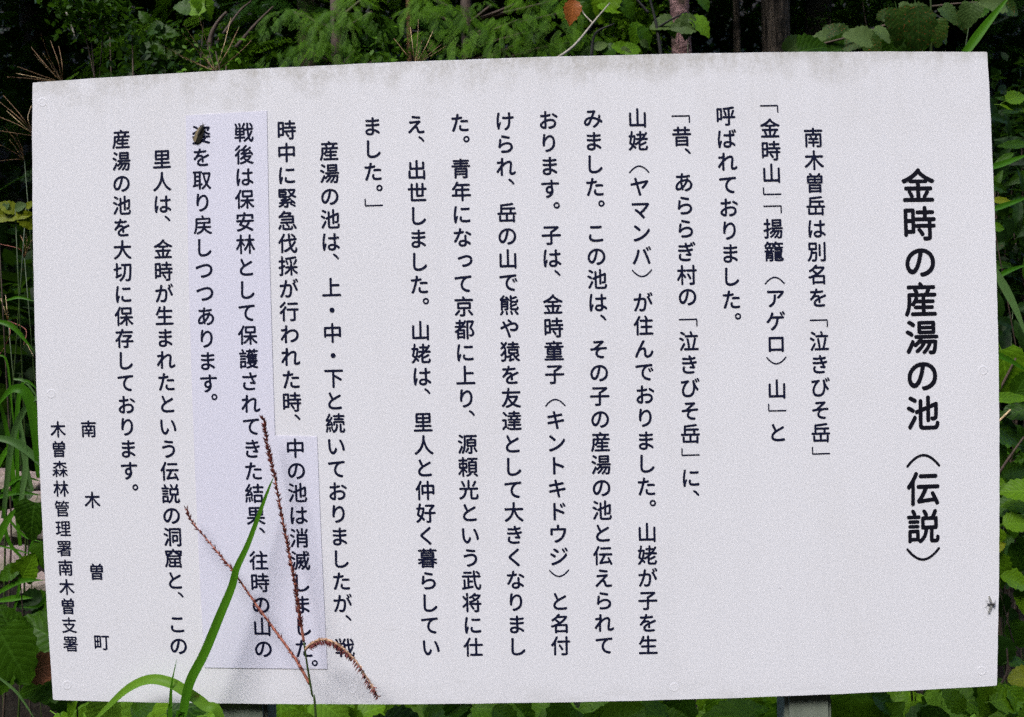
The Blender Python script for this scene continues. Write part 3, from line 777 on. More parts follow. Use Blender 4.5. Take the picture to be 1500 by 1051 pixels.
# dense shaded wood beyond: one mass of leaves nobody could count
def woodland():
    rng = np.random.RandomState(77); n = 52000
    y = 5.0 + 8.0 * rng.rand(n) ** 1.1; hw = (y + 1.5) * .62 + .8; x = (rng.rand(n) * 2 - 1) * hw
    z = ground_z(x, y) + rng.rand(n) ** 1.2 * 3.4
    d = np.sin(x * 2.3 + 1) * np.sin(y * 1.9 + 2) * np.sin(z * 2.9) + .35 * np.sin(x * 6.1 + y * 3)
    n2 = 9000; y2 = 2.6 + 2.4 * rng.rand(n2); x2 = (rng.rand(n2) * 2 - 1) * ((y2 + 1.5) * .62 + .5); z2 = ground_z(x2, y2) + rng.rand(n2) * 1.2
    x = np.concatenate([x, x2]); y = np.concatenate([y, y2]); z = np.concatenate([z, z2]); d = np.concatenate([d, np.ones(n2)])
    k = d > -.25; T = np.stack([x, y, z], 1)[k]; m = len(T)
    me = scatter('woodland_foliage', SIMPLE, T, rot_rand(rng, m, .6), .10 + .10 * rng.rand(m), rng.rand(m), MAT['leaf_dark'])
    tag(obj('woodland_foliage', me), 'dark mass of undergrowth deep in the shaded wood', 'undergrowth', kind='stuff')
    n = 34000; y = 2.3 + 10 * rng.rand(n) ** 1.1; x = (rng.rand(n) * 2 - 1) * (y * .7 + 3.0); z = 3.1 + .44 * y + np.abs(rng.normal(size=n)) * .5  # leaf layer out of view, added to block sky light over the wood
    me = scatter('light_block_canopy', SIMPLE, np.stack([x, y, z], 1), rot_rand(rng, n, 1.0), .16 + .12 * rng.rand(n), rng.rand(n), MAT['leaf_canopy'])
    tag(obj('light_block_canopy', me), 'unseen roof of leaves added to shade the wood', 'canopy', kind='stuff')
woodland()

# ------------------------------------------------------------------ shrubs with leaves one can tell apart
def shrub_mass(name, px, py, y, sx, sy, n, size, mat, label, seed, geo=SIMPLE, cat='shrub', clumps=9, up=.5, group=None):
    """a twiggy bush whose small leaves are too fine to pick apart; stems reach the ground"""
    rng = np.random.RandomState(seed); c = at(px, py, y); g = gz(c.x, y); t = empty(name, (c.x, y, g), label, cat, group); m_ = (y - CAM.y) / F
    C = rng.normal(size=(clumps, 3)) * np.array([sx * m_, .22, sy * m_]) * .55; C[:, 2] += c.z - g
    T = C[rng.randint(clumps, size=n)] + rng.normal(size=(n, 3)) * np.array([.085, .085, .05]) * max(.6, size * 22)
    me = scatter('foliage', geo, T, rot_rand(rng, n, up), size * (.6 + .7 * rng.rand(n)), rng.rand(n), MAT[mat]); o = obj('foliage', me, t); o['kind'] = 'stuff'
    for q in C[:4]:
        b = Vector((rng.normal() * .05, rng.normal() * .05, -.05)); e = Vector(q)
        obj('stem', tube('stem', spline([b, b.lerp(e, .5) + Vector((rng.normal() * .08, .03, .1)), e], 6), [.008, .007, .006, .005, .004, .003, .002], MAT['twig'], 5), t)
    return t
shrub_mass('small_leaved_shrub', 150, 18, 2.4, 60, 26, 900, .032, 'leaf_mid', 'small leaved evergreen shrub above the upper left corner of the sign', 31, clumps=10)
shrub_mass('low_shrub', 225, 85, 2.0, 45, 22, 380, .035, 'leaf_dark', 'dim low bush peeping over the sign between the two straw plumes', 32)
shrub_mass('pale_leaved_shrub', 930, 45, 2.7, 60, 28, 900, .035, 'leaf_bright', 'light yellowish green bush left of the pinkish trunk', 33, clumps=14)
shrub_mass('pale_leaved_shrub', 1172, 20, 4.0, 10, 22, 160, .05, 'leaf_bright', 'bright hanging leaves between the brown and the black trunk', 34, clumps=6)
shrub_mass('small_leaved_shrub', 1275, 22, 3.0, 60, 22, 900, .026, 'leaf_mid', 'small glossy leaved bush above the heart shaped leaves at the upper right', 35, clumps=12)
shrub_mass('low_shrub', 560, 90, 1.6, 22, 4, 220, .02, 'conifer_b', 'tuft of fresh greenery on the top edge left of the middle', 36, clumps=4)
shrub_mass('low_shrub', 320, 88, 1.5, 30, 9, 260, .022, 'conifer_b', 'tuft of fresh greenery at the foot of the straw plume near the upper left', 37, clumps=5)
shrub_mass('low_shrub', 1475, 205, 2.2, 30, 60, 500, .05, 'leaf_dark', 'dark ferny bush beyond the upper right edge of the sign', 38, geo=SIMPLE)
shrub_mass('low_shrub', 1478, 380, 2.0, 30, 90, 800, .045, 'leaf_dark', 'dark bush beside the middle of the right edge', 39)
shrub_mass('low_shrub', 1480, 760, 1.1, 30, 100, 700, .045, 'leaf_mid', 'thick green bush beside the lower right edge of the sign', 40, clumps=16)

def leafy(name, base, label, spec, cat='plant', group=None, seed=0, stems=(), upn=.35):
    """a plant with picked-out leaves. spec rows: px, py (leaf centre), y, length px, angle deg (tip direction, 0 = right, 90 = up), kind, mat, tilt"""
    rnd = random.Random(seed); g = gz(base[0], base[1]); t = empty(name, (base[0], base[1], g), label, cat, group)
    for row in spec:
        px, py, y, Lp, ang, kind, mk = row[:7]; tilt = row[7] if len(row) > 7 else rnd.uniform(-.5, .5)
        k = (y - CAM.y) / F; L = Lp * k; a = math.radians(ang); lean = rnd.uniform(-.35, .1)
        c = at(px, py, y); d = (right * math.cos(a) - down * math.sin(a) + fwd * lean).normalized()
        b = c - d * L * .5
        nrm = (-fwd + Vector((0, 0, upn)) + right * tilt)
        place_leaf(t, b, d, nrm, L, kind, mk, rnd)
        e = Vector((base[0] + rnd.uniform(-.03, .03), base[1], g)); mid = b.lerp(e, .5) + Vector((rnd.uniform(-.05, .05), .03, .05))
        if rnd.random() < .16: obj('stem', tube('stem', sub(t, spline([e, mid, b], 6)), [.0030, .0028, .0025, .002, .0017, .0014, .001], MAT['twig' if rnd.random() < .6 else 'stem_green'], 5), t)
    for pts, r, mk in stems:
        w_ = spline([at(*q) for q in pts], 12); obj('branch', tube('branch', sub(t, w_), list(np.linspace(r, r * .5, 13)), MAT[mk], 6), t)
    return t
P_ = lambda px, y, py=900: (at(px, py, y).x, y)
# heart-leaved branches at the upper right
leafy('heart_leaved_shrub', P_(1330, 1.0), 'shrub with large heart shaped leaves above the right end of the sign',
 [(1258, 52, .9, 40, 165, 'heart', 'leaf_pale', .2), (1294, 50, .85, 30, -35, 'heart', 'leaf_pale', .8), (1240, 62, .95, 39, 200, 'heart', 'leaf_dull'), (1222, 46, 1.0, 35, 140, 'heart', 'leaf_dull'),
  (1205, 54, 1.0, 28, 175, 'heart', 'leaf_pale'), (1212, 62, .98, 30, 195, 'lance', 'leaf_pale'), (1165, 66, .9, 39, 40, 'heart', 'leaf_pale', 1.2), (1190, 70, .9, 49, 15, 'heart', 'leaf_mid'), (1225, 73, .95, 44, 190, 'heart', 'leaf_mid'),
  (1318, 40, .9, 53, -80, 'heart', 'leaf_dull', .1), (1347, 45, .85, 69, -85, 'ovate', 'leaf_dull', -.1), (1336, 22, .95, 40, -20, 'heart', 'leaf_pale', .5), (1352, 16, 1.0, 30, 10, 'heart', 'leaf_pale'),
  (1344, 62, .92, 49, -95, 'heart', 'leaf_mid'), (1310, 66, .95, 44, -120, 'heart', 'leaf_mid'), (1280, 66, 1.0, 40, -70, 'heart', 'leaf_dull'), (1372, 50, .98, 37, -75, 'heart', 'leaf_dull'),
  (1392, 22, .9, 33, -45, 'heart', 'leaf_pale', .3), (1421, 22, .9, 35, -100, 'heart', 'leaf_pale', -.2), (1412, 32, .95, 32, -60, 'heart', 'leaf_dull'), (1455, 3, .8, 40, 170, 'heart', 'leaf_pale', .3),
  (1478, 10, .82, 39, -20, 'heart', 'leaf_dull'), (1438, 12, .95, 30, 20, 'heart', 'leaf_mid'), (1380, 46, 1.0, 35, -50, 'heart', 'leaf_dull'), (1300, 20, 1.1, 26, 60, 'heart', 'leaf_dull')],
 'shrub', seed=3, stems=[([(1330, 20, .95), (1285, 42, .93), (1215, 62, .95), (1165, 72, .95)], .004, 'twig'), ([(1364, 90, 1.0), (1364, 40, .98), (1363, -10, .97)], .004, 'stem_green'), ([(1363, 10, 1.0), (1410, 5, .95), (1470, 2, .85)], .003, 'twig')])
# leaves round the pinkish trunk
leafy('broadleaf_sapling', P_(960, 1.5), 'dark stemmed sapling whose leaves hang before the pinkish trunk',
 [(1000, 37, 1.4, 36, 180, 'heart', 'leaf_pale', .1), (1028, 36, 1.4, 40, -45, 'ovate', 'leaf_bright'), (1012, 30, 1.42, 34, 10, 'ovate', 'leaf_bright'), (1006, 44, 1.4, 30, -100, 'ovate', 'leaf_pale'),
  (970, 35, 1.5, 36, 190, 'heart', 'leaf_pale'), (932, 50, 1.5, 36, -95, 'ovate', 'leaf_bright'), (945, 55, 1.5, 34, -60, 'ovate', 'leaf_mid'), (985, 44, 1.5, 22, -80, 'ovate', 'leaf_bright'),
  (908, 70, 1.4, 24, 160, 'round', 'leaf_bright'), (926, 72, 1.4, 26, 20, 'round', 'leaf_bright'), (915, 78, 1.4, 20, 100, 'round', 'leaf_pale'), (945, 65, 1.45, 16, -30, 'ovate', 'leaf_pale'),
  (885, 10, 1.5, 46, -110, 'heart', 'leaf_bright'), (870, 14, 1.5, 40, -70, 'heart', 'leaf_mid'), (900, 8, 1.5, 40, -20, 'heart', 'leaf_bright'), (855, 14, 1.45, 26, -60, 'ovate', 'leaf_mid'),
  (838, 18, 1.4, 36, -100, 'ovate', 'leaf_orange', .1), (920, 12, 1.5, 34, -60, 'ovate', 'leaf_mid'), (1032, 5, 1.5, 26, -60, 'ovate', 'leaf_mid'), (890, 72, 1.5, 26, 170, 'round', 'leaf_mid'), (880, 66, 1.5, 22, 40, 'round', 'leaf_pale')],
 'sapling', seed=5, stems=[([(970, 95, 1.5), (962, 40, 1.5), (950, -10, 1.5)], .006, 'twig_dark'), ([(965, 40, 1.5), (985, 28, 1.48), (1006, 18, 1.45)], .004, 'twig_dark'), ([(866, 85, 1.5), (872, 50, 1.5), (900, 35, 1.5)], .005, 'twig_dark'), ([(950, 20, 1.5), (935, 2, 1.5), (925, -10, 1.5)], .005, 'twig_dark')])
leafy('broadleaf_sapling', P_(275, 2.0), 'sapling with a few broad lobed leaves high at the upper left',
 [(282, 12, 1.9, 36, 190, 'heart', 'leaf_bright'), (300, 12, 1.9, 36, -60, 'heart', 'leaf_bright'), (268, 10, 1.9, 30, 170, 'heart', 'leaf_mid'), (225, 42, 2.0, 30, 200, 'ovate', 'leaf_mid'), (245, 48, 2.0, 34, 0, 'ovate', 'leaf_mid'),
  (215, 70, 2.0, 30, 190, 'ovate', 'leaf_mid'), (232, 72, 2.0, 26, -30, 'ovate', 'leaf_mid'), (210, 24, 2.0, 22, 130, 'ovate', 'leaf_mid'), (255, 78, 2.0, 24, 30, 'ovate', 'leaf_dull')], 'sapling', seed=6)

# white and grey dead branches
def dead_branch(px, label, runs, mk):
    p = at(px[0], px[1], px[2]); t = empty('dead_branch', p, label, 'branch')
    for pts, r in runs: obj('twig', tube('twig', sub(t, spline([at(*q) for q in pts], 12)), list(np.linspace(r, r * .45, 13)), MAT[mk], 7), t)
dead_branch((815, 82, 1.2), 'bare whitish twig slanting up above the middle of the sign', [([(806, 92, 1.1), (840, 68, 1.2), (870, 32, 1.35), (893, 5, 1.45)], .004), ([(868, 34, 1.35), (855, 20, 1.4), (850, 8, 1.4)], .002)], 'twig_pale')
dead_branch((308, 60, 1.7), 'broken grey branch standing in the straw plume at the upper left', [([(309, 110, 1.7), (308, 60, 1.7), (318, 35, 1.7), (332, 18, 1.7)], .010), ([(345, 70, 1.75), (375, 35, 1.9), (400, 10, 2.0)], .006), ([(320, 60, 1.7), (350, 18, 1.8), (368, 2, 1.85)], .005)], 'twig')
dead_branch((100, 25, 2.5), 'short dead twig hanging in the dark at the upper left', [([(98, 18, 2.5), (104, 35, 2.5), (110, 55, 2.5)], .006)], 'twig_pale')

# ------------------------------------------------------------------ straw plumes
def plume_strand(parent, pts, mk, fuzz=.0045, n=22, r=.0009, seed=0):
    rnd = random.Random(seed); P = spline(pts, n); W = sub(parent, P); V = []; Fc = []
    base = tube('strand', W, list(np.linspace(r, r * .4, n + 1)), MAT[mk], 4)
    V = [v.co.copy() for v in base.vertices]; Fc = [list(p.vertices) for p in base.polygons]
    for i in range(2, n + 1):
        for q in range(3):
            t = rnd.random(); p = W[i - 1].lerp(W[i], t); d = (W[i] - W[i - 1]).normalized(); s = Vector((rnd.uniform(-1, 1), rnd.uniform(-1, 1), rnd.uniform(-1, 1)))
            e = (d * 1.6 + s * .7).normalized() * fuzz * rnd.uniform(.6, 1.5); w_ = d.cross(s).normalized() * r * .7; b = len(V)
            V += [p - w_, p + w_, p + e]; Fc.append([b, b + 1, b + 2])
    me = mesh_np('strand', [tuple(v) for v in V], Fc, MAT[mk]); o = obj('strand', me, parent); return o
def plume(foot, y, strands, label, seed, stem=None):
    f = at(foot[0], foot[1], y); g = gz(f.x, y); t = empty('plume_grass', (f.x, y, g), label, 'grass', 'dry grass plumes round the sign')
    rnd = random.Random(seed)
    obj('stem', tube('stem', sub(t, spline([(f.x + .05, y + .02, g), (f.x + .03, y + .01, (g + f.z) / 2), tuple(f)], 8)), .0010, MAT['stem_green'], 5), t)
    for k, (x, yy, bend, mk) in enumerate(strands):
        mx, my = (foot[0] + x) / 2 + bend, (foot[1] + yy) / 2 - abs(bend) * .3
        plume_strand(t, [f, at(mx, my, y - .03), at(x, yy, y - rnd.uniform(-.05, .12))], mk, seed=seed * 50 + k)
plume((92, 122), .9, [(46, 70, -2, 'straw_dark'), (60, 52, -3, 'straw_dark'), (63, 78, 0, 'straw'), (74, 60, 2, 'straw_dark'), (26, 98, -4, 'straw_dark'), (24, 108, -4, 'straw'), (12, 113, -6, 'straw_dark'), (50, 80, -1, 'straw'), (86, 68, 2, 'straw_dark')], 'straw plume fanning out behind the upper left corner of the sign', 1)
plume((315, 105), .8, [(292, 26, 0, 'straw'), (270, 38, 0, 'straw'), (338, 27, 2, 'straw'), (350, 40, 3, 'straw_dark'), (262, 82, -3, 'straw'), (242, 70, -4, 'straw_dark'), (268, 50, 0, 'straw_dark'), (368, 60, 5, 'straw_dark'), (345, 50, 2, 'straw')], 'straw plume above the pasted sheet, second from the left', 2)
plume((608, 96), .75, [(601, 40, 0, 'straw'), (613, 28, 1, 'straw'), (634, 46, 2, 'straw'), (653, 68, 1, 'straw'), (618, 60, 0, 'straw'), (646, 66, 0, 'straw_dark'), (578, 58, 0, 'straw_dark'), (635, 62, 2, 'straw_dark')], 'pale straw plume on the top edge left of the middle', 3)
plume((52, 200), 1.1, [(5, 140, 2, 'straw_dark'), (0, 150, 3, 'straw_dark'), (10, 163, 0, 'straw'), (0, 172, 4, 'straw_dark'), (46, 155, -8, 'straw'), (0, 192, 0, 'straw_dark')], 'brown plume bending over left of the upper left edge', 4)
plume((36, 235), 1.0, [(6, 186, 4, 'straw_dark'), (0, 212, 2, 'straw_dark'), (14, 205, 0, 'straw'), (0, 236, 6, 'straw_dark'), (20, 190, 2, 'straw_dark')], 'sparse brown plume lower down the left edge', 5)
plume((36, 378), .6, [(38, 340, 2, 'straw'), (46, 352, 0, 'straw'), (0, 358, 10, 'reddish'), (30, 345, 3, 'straw_dark')], 'small red tipped plume beside the middle of the left edge', 6)
plume((12, 470), .6, [(2, 440, 0, 'straw'), (8, 432, 0, 'straw'), (35, 505, 14, 'reddish'), (0, 520, 8, 'reddish'), (48, 520, 3, 'straw')], 'small pinkish plume at the photograph edge left of the sign', 7)

# ------------------------------------------------------------------ grass clumps
def grass(name, base, label, blades, group='green grass clumps round the sign', seed=0):
    g = gz(base[0], base[1]); t = empty(name, (base[0], base[1], g), label, 'grass', group)
    for pts, wpx, mk in blades:
        y = sum(q[2] for q in pts) / len(pts); k = (y - CAM.y) / F; P = [at(*q) for q in pts]
        me = blade_mesh('blade', sub(t, P), wpx * k / 2, MAT[mk]); obj('blade', me, t)
    return t
grass('tall_grass', P_(20, .5, 950), 'clump of arching green grass left of the lower left edge of the sign',
 [([(30, 800, .5), (12, 640, .5), (-10, 560, .45)], 8, 'blade'), ([(60, 700, .4), (45, 590, .4), (20, 570, .4), (-8, 600, .4)], 16, 'blade'), ([(5, 760, .5), (20, 640, .45), (50, 585, .4), (70, 605, .4)], 11, 'blade_pale'),
  ([(-10, 640, .4), (25, 650, .4), (60, 680, .4), (90, 730, .4)], 12, 'blade_pale'), ([(28, 760, .5), (25, 620, .5), (35, 560, .5), (60, 575, .5)], 7, 'blade'), ([(48, 720, .45), (34, 660, .45), (28, 600, .45)], 7, 'blade_pale'),
  ([(30, 740, .4), (38, 680, .4), (30, 610, .4)], 9, 'blade_pale'), ([(56, 700, .5), (52, 640, .5), (58, 590, .5)], 8, 'blade'), ([(-5, 470, .5), (20, 480, .5), (50, 515, .5)], 8, 'blade'), ([(-5, 520, .5), (10, 530, .5), (18, 600, .5), (28, 700, .5)], 3, 'blade'),
  ([(10, 440, .5), (28, 436, .5), (52, 442, .5)], 4, 'blade'), ([(20, 555, .5), (38, 560, .5), (60, 590, .5)], 4, 'blade_pale'), ([(2, 720, .5), (30, 700, .5), (60, 705, .5)], 6, 'blade'), ([(-10, 700, .5), (10, 660, .5), (34, 640, .5)], 8, 'blade')])
grass('tall_grass', P_(10, .8, 980), 'thin weaving grass over the pinkish rocks at the left edge',
 [([(-8, 805, .4), (10, 765, .4), (34, 735, .4)], 12, 'blade'), ([(5, 745, .45), (12, 790, .45), (30, 815, .45), (50, 830, .45)], 5, 'blade'), ([(-5, 870, .4), (30, 852, .4), (66, 850, .4)], 8, 'blade'), ([(0, 880, .5), (25, 876, .5), (48, 876, .5)], 9, 'blade'),
  ([(12, 760, .5), (36, 785, .5), (64, 795, .5)], 4, 'blade'), ([(60, 770, .5), (45, 800, .5), (38, 830, .5)], 3, 'blade'), ([(0, 800, .5), (25, 806, .5), (45, 812, .5)], 3, 'blade'), ([(-5, 730, .5), (25, 722, .5), (62, 726, .5)], 7, 'blade'),
  ([(-5, 990, .2), (25, 1015, .2), (55, 1060, .2)], 4, 'blade_pale'), ([(70, 870, .45), (56, 888, .45), (30, 890, .45)], 6, 'blade'), ([(20, 900, .5), (30, 850, .5), (28, 810, .5)], 5, 'blade')])
grass('tall_grass', P_(1500, .5, 950), 'grass with long crossing blades beyond the right edge of the sign',
 [([(1398, 100, .5), (1440, 42, .5), (1484, -12, .5)], 13, 'blade'), ([(1440, 250, .6), (1475, 238, .6), (1510, 225, .6)], 9, 'blade'), ([(1440, 312, .6), (1475, 300, .6), (1510, 288, .6)], 8, 'blade'), ([(1450, 412, .5), (1478, 397, .5), (1510, 386, .5)], 7, 'blade'),
  ([(1450, 385, .4), (1470, 420, .4), (1488, 455, .4), (1508, 505, .4)], 13, 'blade_pale'), ([(1445, 515, .5), (1475, 526, .5), (1510, 548, .5)], 9, 'blade')])

# ------------------------------------------------------------------ leafy plants at the sides and along the bottom
leafy('yellow_leaved_twig', P_(-10, .6), 'sprig of yellow green leaves beside the left edge, under the brown plumes',
 [(22, 315, .5, 60, 5, 'lance', 'leaf_yellow', .0), (10, 303, .5, 30, 150, 'ovate', 'leaf_yellow'), (42, 325, .5, 34, -50, 'ovate', 'leaf_yellow'), (30, 303, .5, 18, 20, 'round', 'leaf_pale'), (8, 302, .5, 14, 70, 'round', 'leaf_pale'), (44, 300, .55, 16, 40, 'ovate', 'leaf_yellow'), (0, 318, .5, 30, 190, 'ovate', 'leaf_yellow')], 'plant', seed=8)
rl = random.Random(44)
spec = [(45, 765, .35, 58, -100, 'heart', 'leaf_mid', .0), (25, 720, .6, 40, 190, 'heart', 'leaf_mid'), (40, 830, .4, 44, 60, 'heart', 'leaf_bright'), (60, 815, .4, 40, -80, 'heart', 'leaf_mid'), (10, 840, .4, 36, 200, 'ovate', 'leaf_mid')]
leafy('broadleaf_herb', P_(30, .5), 'broad leaved herb growing before the pinkish rocks at the left', spec, 'plant', 'broad leaved plants under the sign', 9)
spec = [(20, 965, .25, 90, -60, 'heart', 'leaf_mid', .1), (60, 925, .4, 80, 150, 'heart', 'leaf_mid', .2), (70, 890, .5, 60, 20, 'heart', 'leaf_mid'), (10, 915, .4, 60, 120, 'heart', 'leaf_mid'), (65, 1000, .3, 90, 195, 'ovate', 'leaf_mid', -.2), (100, 1022, .35, 60, -10, 'ovate', 'leaf_mid'),
        (5, 1000, .25, 44, -110, 'ovate', 'leaf_mid'), (60, 975, .35, 34, 80, 'round', 'leaf_dark'), (40, 880, .5, 44, -170, 'ovate', 'leaf_dark'), (105, 1035, .3, 40, -100, 'lance', 'leaf_bright')]
leafy('broadleaf_herb', P_(40, .35), 'dark broad leaved plant at the lower left corner of the sign', spec, 'plant', 'broad leaved plants under the sign', 10)
t = empty('dead_leaf', at(55, 975, .28), 'curled brown dead leaf with holes left of the lower left corner', 'leaf')
rr = random.Random(5)
dl = place_leaf(t, at(38, 985, .28), right + Vector((0, 0, .3)), -fwd, 52 * 1.75 / F, 'round', 'leaf_brown', rr)

def bottom_plants():
    rnd = random.Random(91); mats = ['leaf_mid', 'leaf_bright', 'leaf_bright', 'leaf_bright', 'leaf_lifted']  # mostly bright greens, offsetting the shade behind the board
    looks = {
     150: 'herb with long green leaves under the arching blade', 300: 'leafy herb around the foot of the left post', 470: 'yellowish ovate leaved herb right of the left post',
     600: 'bright ovate leaves under the board left of the middle', 720: 'broad light green leaves under the middle of the board', 850: 'darker toothed leaves below the board right of the middle',
     980: 'pale backed leaves under the board between the middle and the right post', 1090: 'round bright leaf cluster just left of the right post', 1260: 'light green toothed leaves just right of the right post',
     1350: 'large overlapping leaves under the lower right part of the board', 1440: 'vivid toothed leaves at the lower right corner of the sign'}
    for cx, lab in looks.items():
        spec = []
        for k in range(15):
            px = cx + rnd.uniform(-70, 70); y = rnd.uniform(.35, 1.2); py = rnd.uniform(1030, 1078)
            if cx > 1200: py -= 8
            spec.append((px, py, y, rnd.uniform(42, 78), rnd.choice([rnd.uniform(-60, 60), rnd.uniform(120, 240), rnd.uniform(-120, -60)]), rnd.choice(['ovate', 'ovate', 'heart', 'round']), rnd.choice(mats), rnd.uniform(-.5, .5)))
        leafy('broadleaf_herb', P_(cx, .45), lab, spec, 'plant', 'broad leaved plants under the sign', cx, upn=1.3)
bottom_plants()
def right_plants():
    rnd = random.Random(17)
    A = [(1475, 548, .6, 70, -80, 'heart', 'leaf_bright', .2), (1482, 582, .55, 60, 5, 'lance', 'leaf_bright', .1), (1490, 603, .6, 50, 190, 'ovate', 'leaf_mid', .1), (1472, 632, .6, 60, -30, 'heart', 'leaf_mid'), (1470, 668, .6, 46, -60, 'ovate', 'leaf_bright'),
         (1498, 560, .6, 44, 60, 'ovate', 'leaf_mid'), (1496, 640, .7, 50, 120, 'ovate', 'leaf_mid'), (1488, 690, .7, 40, 20, 'ovate', 'leaf_mid')]
    leafy('broadleaf_shrub', P_(1500, .6), 'shrub with large mid green leaves beside the right edge, upper part', A, 'shrub', 'broad leaved shrubs right of the sign', 61, upn=.7, stems=[([(1448, 600, .6), (1470, 560, .6), (1488, 525, .6)], .004, 'twig'), ([(1450, 630, .6), (1476, 605, .6), (1480, 600, .6)], .003, 'straw')])
    B = [(1488, 718, .5, 54, 175, 'ovate', 'leaf_bright', .1), (1478, 742, .55, 40, 200, 'round', 'leaf_mid'), (1490, 765, .5, 36, 10, 'round', 'leaf_bright')]
    for k in range(26): B.append((rnd.uniform(1455, 1510), rnd.uniform(700, 830), rnd.uniform(.5, .9), rnd.uniform(22, 44), rnd.uniform(0, 360), rnd.choice(['ovate', 'round']), rnd.choice(['leaf_mid', 'leaf_mid', 'leaf_bright'])))
    leafy('broadleaf_shrub', P_(1510, .65), 'bushy shrub of smaller crowded leaves beside the lower right edge', B, 'shrub', 'broad leaved shrubs right of the sign', 62, upn=.9, stems=[([(1450, 715, .5), (1472, 680, .5), (1500, 640, .5)], .0035, 'twig')])
    Cc = [(1470, 838, .5, 54, -70, 'ovate', 'leaf_bright', .1), (1492, 852, .5, 50, -20, 'ovate', 'leaf_bright', .1), (1466, 888, .6, 36, -90, 'round', 'leaf_dark'), (1498, 880, .5, 40, -80, 'ovate', 'leaf_bright'), (1466, 955, .5, 44, -90, 'round', 'leaf_dark'), (1492, 930, .6, 40, -60, 'round', 'leaf_mid'),
          (1490, 968, .5, 30, 10, 'ovate', 'leaf_mid'), (1500, 993, .35, 40, 180, 'round', 'leaf_yellow', .2), (1445, 1022, .3, 60, 100, 'ovate', 'leaf_bright', .2), (1480, 1022, .3, 58, 10, 'ovate', 'leaf_bright', .1), (1500, 1035, .3, 60, -50, 'ovate', 'leaf_bright'), (1480, 905, .7, 36, 100, 'round', 'leaf_dark'),
          (1495, 815, .55, 36, 60, 'ovate', 'leaf_mid'), (1462, 800, .5, 26, 30, 'ovate', 'leaf_yellow')]
    leafy('broadleaf_shrub', P_(1490, .5), 'shrub with toothed bright leaves and one yellow leaf at the lower right', Cc, 'shrub', 'broad leaved shrubs right of the sign', 63, upn=.9, stems=[([(1455, 1020, .4), (1475, 985, .4), (1475, 950, .4)], .003, 'twig')])
    D = [(1472, 145, .9, 26, 160, 'lance', 'leaf_mid'), (1490, 142, .9, 34, 20, 'ovate', 'leaf_bright'), (1488, 156, .9, 40, -10, 'lance', 'leaf_bright'), (1480, 163, .95, 30, 185, 'lance', 'leaf_mid'), (1470, 293, .8, 34, 3, 'lance', 'leaf_yellow', .1), (1464, 333, .8, 20, 0, 'ovate', 'leaf_bright')]
    for k in range(40): D.append((rnd.uniform(1450, 1515), rnd.uniform(160, 520), rnd.uniform(1.0, 1.7), rnd.uniform(26, 50), rnd.uniform(-30, 210), 'lance', rnd.choice(['leaf_dark', 'leaf_dark', 'leaf_mid'])))
    leafy('slender_leaved_shrub', P_(1520, 1.2), 'dim shrub of narrow leaves beside the upper right edge of the sign', D, 'shrub', None, 64)
right_plants()

# ------------------------------------------------------------------ rocks at the left
def rock(px, py, y, wpx, hpx, label, seed):
    import bmesh
    bm = bmesh.new(); bmesh.ops.create_icosphere(bm, subdivisions=3, radius=1); rng = np.random.RandomState(seed); ph = rng.rand(9) * 6; k = (y - CAM.y) / F
    pl = [Vector(rng.normal(size=3)).normalized() for _ in range(9)]
    for v in bm.verts:
        c = v.co.copy()
        for p in pl:
            d = c.dot(p); 
            if d > .72: c -= p * (d - .72) * .9
        c *= 1 + .05 * math.sin(c.x * 7 + ph[0]) * math.sin(c.y * 6 + ph[1]) + .03 * math.sin(c.z * 13 + ph[2])
        v.co = (c.x * wpx * k / 2, c.y * wpx * k / 2, c.z * hpx * k / 2)
    me = bpy.data.meshes.new('rock'); bm.to_mesh(me); bm.free(); me.materials.append(MAT['rock']); o = obj('rock', me); o.location = at(px, py, y); o.rotation_euler = (.1, .15 * rng.normal(), 0)
    tag(o, label, 'rock', 'pinkish rocks left of the sign')
for a in [(30, 708, 1.7, 80, 34, 'pale flat rock just under the grass clump at the left edge', 1), (8, 700, 1.75, 40, 30, 'small rock beside the photograph edge, highest of the heap', 2), (35, 775, 1.3, 110, 70, 'largest pinkish rock of the heap left of the sign', 3), (12, 830, 1.1, 90, 60, 'pinkish rock lower down the heap at the photograph edge', 4),
          (60, 860, 1.0, 60, 44, 'pinkish rock low in the heap against the left edge of the sign', 5), (62, 735, 1.6, 50, 30, 'greyish rock tucked against the left edge of the sign', 6)]: rock(*a)

# ------------------------------------------------------------------ grass growing in front of the board
fy = -.05
g = empty('grass_clump', (at(265, 1051, -.05).x, -.07, 0), 'green grass with one long straight blade leaning over the pasted sheet', 'grass')
def fblade(pts, wpx, mk, facing=(0, -1, .25), tip=1.0, fold=.25, base=.6, own=None):
    y = sum(q[2] for q in pts) / len(pts); k = (y - CAM.y) / F; P = [at(*q) for q in pts]
    root = Vector((g.location.x + random.Random(len(pts) + int(pts[0][0])).uniform(-.05, .05), -.07, -.01)); low = P[0].lerp(root, .5)
    if own: root = Vector((at(own, 1051, -.06).x, -.07, -.01)); low = P[0].lerp(root, .3)
    P = [root, low] + P
    n = 60; me = blade_mesh('blade', sub(g, P), wpx * k / 2, MAT[mk], facing, fold, tip, n, base); obj('blade', me, g)
fblade([(262, 1075, -.06), (268, 1047, -.058), (278.5, 1000, -.055), (300, 957, -.052), (323.5, 900, -.05), (340, 860, -.047), (347, 833, -.046), (363.6, 797, -.042), (383.6, 743, -.036), (395, 713, -.032), (401, 699, -.03)], 14.5, 'blade', tip=1.0, base=.45)
